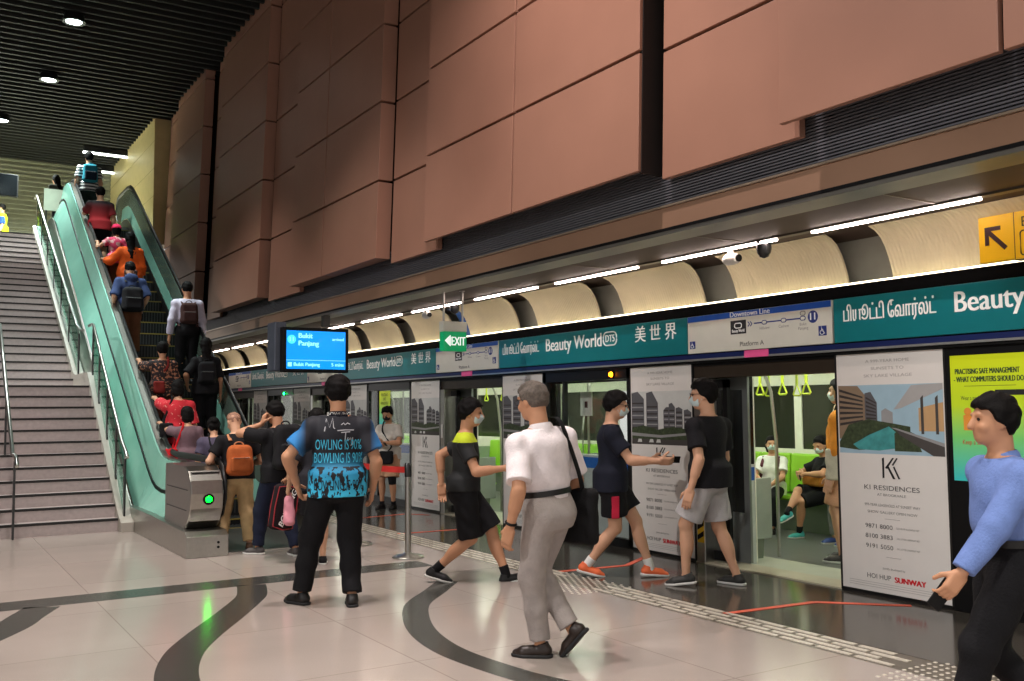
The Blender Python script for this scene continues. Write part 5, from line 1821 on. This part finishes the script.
def navy_man():
    p = Person('young man in a navy shirt and black shorts with a red side panel, orange shoes', (5.52, 7.03, 0), -124, 1.76, hpit=10, vox=.007, tone=0,
               feet=dict(R=dict(w=(5.32, 7.2), pitch=14, yaw=0), L=dict(w=(5.80, 6.86), pitch=4, yaw=4)),
               hands=dict(R=dict(p=(.11, .235, .605), pole=(.3, -1, -.4), curl=.9, n=(-1, 0, .6)), L=dict(p=(-.1, .22, .60), pole=(-.4, -1, -.2), curl=.9)))
    p.hair('short', None, .013)
    p.top('tshirt', cloth('navy_tee', (27, 30, 42)), .66, -.05, .018)
    m = M('shorts_black_red', (24, 24, 27), .8)
    o = p.legs('shorts', BLK, .72, .018, .05, end=.07, fold=.003)
    # red panel on the right thigh
    h, k = p.J['hipR'], p.J['kneeR']
    d = k - h
    g = p.field([h, k], .08, .007)
    g.cone(h + d * .2, h + d * .72, .0565 * p.H + .0225, .0755 * p.H, 0, flat=True)
    g.cut(h + V3(.045, 0, 0), V3(-1, -.1, 0)); g.cut(h + V3(0, .05, 0), V3(0, 1, 0)); g.cut(h + V3(0, -.02, 0), V3(0, -1, 0)); g.cut(h + d * .25, -d)
    g.mesh('side_panel', cloth('crimson', (190, 40, 66)), o)
    p.shoes(M('orange_trainer', (226, 106, 60), .6), SOLE_PALE, sock=(cloth('sock_white', (220, 220, 216)), .045))
    p.mask(); p.glasses()
    phone(p, 'R', 'phone held in front of the man in the navy shirt')
navy_man()

def black_tee():
    p = Person('tall young man in a black shirt and light grey shorts looking over his shoulder', (5.94, 6.20, 0), 28, 1.8, hyaw=38, hpit=4, twist=-22, vox=.007, tone=0,
               feet=dict(L=dict(w=(5.78, 6.33), yaw=20, pitch=6), R=dict(w=(6.16, 6.11), yaw=-10)),
               hands=dict(L=dict(p=(-.155, .04, .47), pole=(-.4, -1, 0)), R=dict(p=(.15, .02, .47), pole=(.4, -1, 0))))
    p.hair('short', None, .015)
    p.top('tshirt', BLK, .7, -.045, .02)
    p.legs('shorts', cloth('light_grey_shorts', (176, 174, 174)), .86, .02, .05, end=.068, fold=.003)
    p.shoes(M('dark_grey_trainer', (44, 44, 42), .6), SOLE_PALE)
    p.mask(); p.glasses()
black_tee()

def blue_shirt_man():
    p = Person('man in a light blue long-sleeved shirt and black trousers at the edge of the picture', (4.3, 2.55, 0), 58, 1.64, build=1.06, hyaw=-4, vox=.007, tone=1, lean=2,
               feet=dict(L=dict(p=(-.07, .28)), R=dict(p=(.07, -.26), pitch=30)),
               hands=dict(L=dict(p=(-.13, .22, .46), pole=(-.3, -1, 0), curl=.9), R=dict(p=(.14, -.1, .48))))
    p.hair('short', None, .013)
    p.top('shirt', cloth('light_blue_shirt', (110, 134, 192)), 1.93, .045, .021, collar=cloth('light_blue_shirt', (110, 134, 192)), fold=.003)
    p.legs('trousers', BLKT, 1.94, .016, .075, belt=M('black_leather', (18, 17, 17), .4))
    p.shoes(SHOE_B)
    phone(p, 'L', 'dark phone in the lowered hand of the man in the blue shirt')
blue_shirt_man()

def waiting_woman():
    p = Person('person in a pale short-sleeved top waiting against the glass screen, looking at a phone', (6.42, 13.82, 0), 128, 1.6, fem=.8, hpit=18, vox=.009, tone=1,
               feet=dict(L=dict(p=(-.09, .02)), R=dict(p=(.09, .06))),
               hands=dict(L=dict(p=(-.02, .15, .645), pole=(-1, -.6, 0), curl=.9, n=(.3, -.6, .6)), R=dict(p=(.03, .15, .63), pole=(1, -.6, 0), curl=.9, n=(-.3, -.6, .6))))
    p.hair('fringe', None, .012)
    p.top('blouse', cloth('pale_cream_top', (206, 200, 190)), .7, -.05, .016, collar=cloth('pale_cream_top', (206, 200, 190)))
    p.legs('shorts', cloth('tan_shorts', (196, 150, 118)), .92, .018, .06, end=.07)
    p.shoes(SHOE_B, sock=(BLK, .03))
    g = p.field([p.J['kneeL']], .1, .008)
    k = p.J['kneeL']; u = unit(p.J['ankL'] - k)
    g.cone(k - u * .06, k + u * .08, .043 * p.H, .036 * p.H, 0, flat=True)
    g.mesh('knee_brace', BLK, p.root)
    p.mask(MASK_DARK)
    phone(p, 'R', 'phone held by the person waiting against the glass screen')
    b = (-.03, .165, .80)
    carry('crossbody_bag', 'black crossbody bag in front of the person waiting against the glass', 'bag', p, b, (.12, .04, .1), BLK, .03, straps=[cross_body(p, 'R', (-.06, .13, .9), BLK)], sw=.013)
waiting_woman()

def phone_man():
    p = Person('man in black raising a hand to his ear by the escalator foot', (3.40, 10.1, 0), 8, 1.68, build=1.08, hyaw=14, hpit=14, vox=.009, tone=1, lean=4,
               feet=dict(L=dict(w=(3.24, 10.30), yaw=38), R=dict(w=(3.54, 9.96), yaw=-2)),
               hands=dict(L=dict(p=(-.085, .08, .835), pole=(-1, .1, -.9), curl=1.0, dir=(.25, -.1, .9), n=(1, -.2, 0)), R=dict(p=(-.035, -.19, .485), pole=(1, -.7, 0), curl=1.3)))
    p.hair('short', None, .011)
    p.top('tshirt', BLK, .7, -.05, .018)
    p.legs('jeans', cloth('dark_denim', (30, 36, 56)), 1.94, .02, .06)
    p.shoes(M('grey_trainer', (70, 66, 66), .6), SOLE_PALE)
    p.backpack('large black rucksack on the back of the man holding his ear', cloth('rucksack_black', (30, 30, 33)), .16, .48, .17, .17)
    c = p.J['gripR'] + V3(-.05, -.08, -.27)
    t = thing('racket_bag', 'black shoe bag with red piping carried beside the blue jersey', 'bag', p.wor(c), p.face)
    g = SDF((-.2, -.2, -.34), (.2, .2, .34), .007)
    Rt = roty(.18)
    g.rbox((0, 0, 0), (.13, .06, .235), .05, Rt)
    g.mesh('bag_body', cloth('bag_maroon_black', (30, 22, 26)), t)
    for y in (-.05, .05):
        MB().tube([Rt @ V3(a, y, b) for a, b in ((-.11, -.2), (-.122, 0), (-.11, .2), (0, .225), (.11, .2), (.122, 0), (.11, -.2), (0, -.225))], .007, 6, closed=True, up=(0, 1, 0)).build('piping', M('red_piping', (150, 40, 48), .6), t, True)
    MB().tube([(.02, 0, .2), (-.02, 0, .27), (-.05, 0, .2)], .01, 6, .005).build('handle', BLK, t, True)
    text('BOWLING', .085, WHITEL, t, tuple(Rt @ V3(.02, -.0625, 0)), right=tuple(Rt @ V3(.25, 0, .97)), up=tuple(Rt @ V3(-.97, 0, .25)), bold=.003, shear=.2)
phone_man()

def orange_pack():
    p = Person('bald man in a black shirt and beige trousers with an orange rucksack', (3.14, 10.78, 0), -6, 1.56, build=1.06, hpit=26, hyaw=10, lean=8, vox=.009, tone=0,
               feet=dict(L=dict(w=(3.0, 10.86)), R=dict(w=(3.26, 10.68))), hands=dict(L=dict(p=(-.13, .14, .60), pole=(-.6, -1, 0)), R=dict(p=(.12, .16, .60), pole=(.6, -1, 0))))
    p.hair('short', M('shaved_hair', (150, 112, 92), .6), .001)
    p.top('tshirt', BLK, .66, -.03, .016)
    p.legs('trousers', cloth('beige_trousers', (206, 176, 130)), 1.92, .018, .06, end=.034)
    p.shoes(M('brown_shoe', (92, 66, 50), .5))
    p.backpack('slouching orange-brown rucksack on the back of the bald man', cloth('rust_orange', (176, 92, 48)), .14, .34, .15, .10, strap=cloth('tan_strap', (190, 130, 92)))
orange_pack()

def hidden_person():
    p = Person('person in a dark top and shorts almost hidden behind the blue jersey', (3.5, 9.25, 0), -14, 1.56, fem=.8, vox=.011, tone=0, hpit=8,
               feet=dict(L=dict(p=(-.05, -.02)), R=dict(p=(.07, .04))), hands=dict(L=dict(p=(-.17, .06, .50), curl=1.2)))
    p.hair('bob'); p.top('tshirt', cloth('charcoal', (44, 44, 50)), .7, -.05, .016); p.legs('shorts', BLK, .85, .016, end=.06); p.shoes(BLK, SOLE_PALE)
    c = p.J['gripL'] + V3(-.01, .0, -.16)
    t, R = carry('hand_bag', 'soft pink bag dangling beside the blue jersey', 'bag', p, c, (.05, .1, .15), cloth('pink_bag', (224, 150, 164)), .045, .2, straps=[[tuple(c + V3(0, .06, .12)), tuple(c + V3(.01, 0, .18)), tuple(c + V3(0, -.06, .12))]], sw=.008)
hidden_person()

# the escalator riders
def tread(k): return 13.7 + .4 * k, .32 + .238 * k + .006
def rider(label, x, k, H, face=0, rail=None, dx=.0, dy=0., **kw):
    y, z = tread(k)
    hands = kw.pop('hands', {})
    if rail: hands = dict(L=dict(w=rail, pole=(-.6, -.6, -1), curl=.9, n=(0, .2, -1), dir=(-.1, 1, .3)), **hands)
    return Person(label, (x, y + dy, z), face, H, vox=kw.pop('vox', .0105), hands=hands, **kw)
hr = lambda y: (2.955, y, soft(hz, y) + .075)

p = Person('woman in a mauve-grey top with dark tied-up hair standing at the escalator foot', (3.3, 12.35, 0), -6, 1.47, fem=1, vox=.01, hpit=22, tone=0, build=1.04)
p.hair('bun'); p.top('top', cloth('slate_mauve', (84, 78, 98)), .6, -.06, .02); p.legs('trousers', BLKT, 1.94); p.shoes(BLK)
b = (.17, .0, .66)
carry('crossbody_bag', 'small dark crossbody bag of the woman in the mauve-grey top', 'bag', p, b, (.04, .1, .09), BLK, .03, straps=[cross_body(p, 'L', (.17, .0, .76), BLK)], sw=.01)

p = rider('woman in a dusty purple top with a red tote bag on her shoulder', 3.2, -1, 1.52, 0, hr(13.75), fem=1, tone=0, hpit=10)
p.hair('bob'); p.top('top', cloth('dusty_purple', (120, 96, 104)), .66, -.06, .016); p.legs('trousers', BLKT, 1.94); p.shoes(BLK)
b = (-.23, -.1, .80)
carry('tote_bag', 'bright red tote bag hanging behind the escalator foot', 'bag', p, b, (.06, .15, .17), cloth('bright_red', (206, 34, 42)), .03, .12, straps=[over_shoulder(p, 'L', (-.2, -.1, .95))], sw=.014)

p = rider('person in a red patterned blouse with one hand on the handrail', 3.16, 0, 1.66, -8, hr(14.4), fem=1, tone=0, hpit=12)
def spotted(name, base, spot, scale, th=.56):
    m = bpy.data.materials.new(name)
    m.use_nodes = True
    nt = m.node_tree
    tc, no, ra = nt.nodes.new('ShaderNodeTexCoord'), nt.nodes.new('ShaderNodeTexNoise'), nt.nodes.new('ShaderNodeValToRGB')
    no.inputs['Scale'].default_value = scale; no.inputs['Detail'].default_value = 2
    nt.links.new(tc.outputs['Object'], no.inputs['Vector']); nt.links.new(no.outputs['Fac'], ra.inputs['Fac'])
    e = ra.color_ramp.elements
    e[0].position, e[0].color = th, (*lin(base), 1)
    e[1].position, e[1].color = th + .05, (*lin(spot), 1)
    nt.links.new(ra.outputs['Color'], nt.nodes['Principled BSDF'].inputs['Base Color'])
    nt.nodes['Principled BSDF'].inputs['Roughness'].default_value = .85
    return m
p.hair('bob'); p.top('blouse', spotted('red_floral', (204, 40, 54), (232, 150, 140), 22, .62), .95, -.06, .022); p.legs('trousers', cloth('dark_maroon', (70, 28, 32)), 1.94, .02); p.shoes(BLK)
carry('shoulder_bag', 'black handbag on the shoulder of the person in the red blouse', 'bag', p, (-.16, -.17, .96), (.09, .045, .1), BLK, .03, straps=[over_shoulder(p, 'L', (-.15, -.15, 1.02))], sw=.014)

p = rider('woman in a dark floral top reaching for the handrail', 3.2, 3, 1.54, -6, hr(15.35), fem=1, tone=1, hpit=8)
p.hair('short', None, .014); p.top('blouse', spotted('dark_floral', (40, 30, 32), (176, 120, 92), 26, .55), .95, -.06, .022); p.legs('trousers', cloth('rust_trousers', (92, 52, 40)), 1.94, .02); p.shoes(BLK)
carry('shoulder_bag', 'dark red sling bag on the back of the woman in the floral top', 'bag', p, (-.06, -.19, .86), (.08, .04, .09), cloth('brick_red', (128, 44, 40)), .03, straps=[cross_body(p, 'R', (-.12, -.16, .92), BLK)], sw=.016)

p = rider('woman all in black with long dark hair and a black rucksack', 3.84, 3, 1.62, -8, None, fem=1, tone=1, hands=dict(L=dict(p=(-.16, .05, .56), pole=(-.5, -1, 0))))
p.hair('long'); p.top('tunic', BLK, .95, -.06, .02, flare=.02); p.legs('trousers', BLKT, 1.94, .02); p.shoes(BLK)
p.backpack('small black rucksack on the back of the long-haired woman in black', cloth('rucksack_black', (30, 30, 33)), .13, .34, .13, .14)

p = rider('man in a pale lilac-white office shirt and black trousers on the escalator', 3.93, 7, 1.74, -4, None, tone=1, hpit=6, build=1.04)
p.hair('short', None, .008); p.top('shirt', cloth('lilac_white_shirt', (206, 202, 222)), 1.9, .04, .024, fold=.003); p.legs('trousers', BLKT, 1.94); p.shoes(SHOE_B)
p.backpack('dark brown rucksack slung on the back of the man in the lilac-white shirt', cloth('dark_brown_bag', (70, 48, 46)), .14, .36, .14, .15)

p = rider('person in a slate blue jacket and brown trousers with a black rucksack', 3.16, 9, 1.66, 0, None, tone=0, hpit=10, build=1.1, hands=dict(L=dict(p=(-.14, .06, .52), pole=(-.4, -1, 0)), R=dict(p=(.14, .06, .52), pole=(.4, -1, 0))))
p.hair('short', None, .009); p.top('jacket', cloth('slate_blue_jacket', (52, 66, 104)), .98, -.04, .026, hood=True, fold=.004); p.legs('trousers', cloth('brown_trousers', (122, 78, 54)), 1.93, .026, end=.04, fold=.004); p.shoes(BLK)
p.backpack('big black rucksack hanging low over the brown trousers', cloth('rucksack_black', (30, 30, 33)), .17, .42, .19, .06)

p = rider('long-haired woman in a loose orange top with an arm on the handrail', 3.36, 12, 1.66, 2, hr(18.75), fem=1, tone=0)
p.hair('long'); p.top('top', cloth('bright_orange', (236, 98, 36)), 1.55, -.06, .034, flare=.03, fold=.005); p.legs('trousers', cloth('grey_pattern_trousers', (128, 96, 92)), 1.94, .02); p.shoes(BLK)
carry('shoulder_bag', 'patterned dark bag under the arm of the woman in orange', 'bag', p, (-.02, -.21, .82), (.11, .05, .12), spotted('patterned_bag', (64, 40, 40), (150, 120, 110), 30), .03, straps=[cross_body(p, 'R', (-.1, -.17, .92), BLK)], sw=.012)

p = rider('person in a pink cap and pale pink top leaning on the handrail', 3.26, 14, 1.46, 0, hr(19.5), fem=1, tone=0)
p.hair('bob'); p.cap(cloth('hot_pink_cap', (226, 46, 92))); p.top('top', spotted('pink_print', (226, 70, 110), (236, 190, 190), 12, .5), .5, -.05, .014); p.legs('trousers', cloth('brown_trousers', (122, 78, 54)), 1.94); p.shoes(BLK)

p = rider('stocky man in a red and black shirt and black shorts high on the escalator', 3.14, 17, 1.7, 0, hr(20.95), tone=0, build=1.14)
p.hair('short', None, .01)
m = bpy.data.materials.new('red_black_shirt')
m.use_nodes = True
nt = m.node_tree
tc, sp, ra, mr = nt.nodes.new('ShaderNodeTexCoord'), nt.nodes.new('ShaderNodeSeparateXYZ'), nt.nodes.new('ShaderNodeValToRGB'), nt.nodes.new('ShaderNodeMapRange')
mr.inputs[1].default_value, mr.inputs[2].default_value = .9, 1.45
nt.links.new(tc.outputs['Object'], sp.inputs[0]); nt.links.new(sp.outputs['Z'], mr.inputs[0]); nt.links.new(mr.outputs[0], ra.inputs['Fac'])
ra.color_ramp.elements[0].position, ra.color_ramp.elements[0].color = .3, (*lin((168, 34, 42)), 1)
ra.color_ramp.elements[1].position, ra.color_ramp.elements[1].color = .85, (*lin((34, 24, 30)), 1)
nt.links.new(ra.outputs['Color'], nt.nodes['Principled BSDF'].inputs['Base Color'])
nt.nodes['Principled BSDF'].inputs['Roughness'].default_value = .85
p.top('shirt', m, .7, -.05, .022); p.legs('shorts', BLK, .98, .022, end=.07); p.shoes(BLK)

p = rider('rider in a striped shirt with a teal rucksack at the top of the escalator', 3.2, 22, 1.7, 0, None, tone=0)
p.hair('short', None, .012)
m = bpy.data.materials.new('striped_shirt')
m.use_nodes = True
nt = m.node_tree
tc, wv, ra = nt.nodes.new('ShaderNodeTexCoord'), nt.nodes.new('ShaderNodeTexWave'), nt.nodes.new('ShaderNodeValToRGB')
wv.bands_direction = 'Z'; wv.inputs['Scale'].default_value = 4.5
nt.links.new(tc.outputs['Object'], wv.inputs['Vector']); nt.links.new(wv.outputs['Fac'], ra.inputs['Fac'])
ra.color_ramp.interpolation = 'CONSTANT'
ra.color_ramp.elements[0].color = (*lin((36, 44, 56)), 1)
ra.color_ramp.elements[1].position, ra.color_ramp.elements[1].color = .45, (*lin((226, 226, 222)), 1)
nt.links.new(ra.outputs['Color'], nt.nodes['Principled BSDF'].inputs['Base Color'])
p.top('shirt', m, .75, -.05, .02); p.legs('trousers', cloth('dark_green_trousers', (44, 58, 56)), 1.94); p.shoes(BLK)
p.backpack('teal rucksack on the striped back at the top of the escalator', cloth('teal_bag', (46, 142, 162)), .15, .40, .15, .17, pocket=cloth('dark_teal', (26, 40, 56)))

p = Person('long dark-haired person in a grey jacket on the upper floor beside the white board', (2.9, 24.75, 5.7), 20, 1.56, fem=1, lean=22, vox=.012, tone=1)
p.hair('long'); p.top('jacket', cloth('olive_grey_jacket', (84, 84, 74)), 1.9, -.06, .024); p.legs('trousers', BLKT, 1.94); p.shoes(BLK)
p = Person('station worker in a yellow safety vest and blue shirt at the head of the stairs', (2.02, 29.6, 5.7), 84, 1.6, vox=.012, tone=0)
p.hair('short'); p.top('shirt', cloth('royal_blue', (40, 74, 160)), .9, -.04, .016); p.top('safety_vest', cloth('hi_vis_yellow', (206, 232, 40)), .12, -.06, .030); p.legs('trousers', BLKT, 1.94); p.shoes(BLK)

# passengers in the train
p = Person('seated girl in a white top and face mask with rucksack straps, inside the train', (9.28, 8.55, 0), 118, 1.43, fem=1, seat=.50, tone=1, hyaw=20, vox=.008,
           feet=dict(L=dict(p=(-.09, .40)), R=dict(p=(.07, .42))), hands=dict(L=dict(p=(-.03, .2, .40), pole=(-1, -.5, 0)), R=dict(p=(.03, .2, .42), pole=(1, -.5, 0))))
p.hair('bob', None, .008); p.mask(); p.top('tshirt', cloth('plain_white', (226, 226, 220)), .7, -.05, .016); p.legs('trousers', BLKT, 1.94); p.shoes(SHOE_B)
p.backpack('maroon rucksack worn by the seated girl in the white top', cloth('maroon_bag', (96, 52, 62)), .12, .34, .08, .14)
p = Person('seated passenger in a black top with crossed legs and teal trainers, inside the train', (9.27, 7.72, 0), 70, 1.5, fem=1, seat=.50, tone=1, hpit=20, hyaw=20, vox=.008,
           feet=dict(L=dict(p=(-.02, .36)), R=dict(p=(-.16, .56), z=.22, pitch=20, yaw=20)), hands=dict(L=dict(p=(-.04, .2, .5), pole=(-1, -.5, 0), curl=.9), R=dict(p=(.04, .2, .48), pole=(1, -.5, 0), curl=.9)))
p.hair('bob', None, .008); p.mask(); p.top('tshirt', BLK, .7, -.05, .016); p.legs('shorts', BLK, .95, .014, end=.056); p.shoes(M('teal_trainer', (70, 170, 168), .6), SOLE_PALE, sock=(BLK, .05))
phone(p, 'R', 'phone held by the seated passenger in black with teal trainers')
carry('hand_bag', 'orange-brown bag on the lap of the seated passenger in black', 'bag', p, (-.04, .16, .68), (.16, .06, .08), cloth('tan_orange_bag', (206, 134, 62)), .04, rz=.2)
p = Person('seated passenger in grey trousers mostly hidden by the standing passenger in orange', (9.27, 7.08, 0), 76, 1.66, seat=.50, tone=0, vox=.01,
           feet=dict(L=dict(p=(-.1, .42)), R=dict(p=(.1, .42))), hands=dict(L=dict(p=(-.07, .22, .39), pole=(-1, -.5, 0)), R=dict(p=(.07, .22, .39), pole=(1, -.5, 0))))
p.hair('short'); p.mask(); p.top('tshirt', cloth('charcoal', (44, 44, 50)), .7, -.05, .016); p.legs('trousers', cloth('mid_grey_trousers', (112, 114, 112)), 1.94, .022); p.shoes(M('blue_trainer', (50, 70, 130), .6), SOLE_PALE)
p = Person('standing passenger in a loose orange top with a pale tote, just inside the train door', (7.93, 6.35, 0), 20, 1.82, fem=.6, tone=0, vox=.009, feet=dict(L=dict(p=(-.09, .02)), R=dict(p=(.1, .06))))
p.hair('short'); p.mask(); p.top('top', cloth('amber_top', (214, 136, 48)), 1.3, -.06, .034, flare=.02, fold=.004); p.legs('trousers', cloth('tan_shorts', (196, 150, 118)), .9, .018, end=.066); p.shoes(M('grey_trainer', (70, 66, 66), .6), SOLE_PALE)
carry('tote_bag', 'pale canvas tote on the shoulder of the passenger in orange', 'bag', p, (-.27, -.04, .98), (.04, .13, .15), cloth('canvas', (196, 190, 170)), .02, straps=[over_shoulder(p, 'L', (-.25, -.04, 1.1))], sw=.012)
p = Person('passenger in a pale top standing inside the far train doorway', (7.75, 11.5, 0), 100, 1.62, fem=.5, tone=0, vox=.011)
p.hair('short'); p.mask(); p.top('tshirt', cloth('pale_cream_top', (206, 200, 190)), .7, -.05, .02); p.legs('trousers', BLKT, 1.94); p.shoes(BLK)
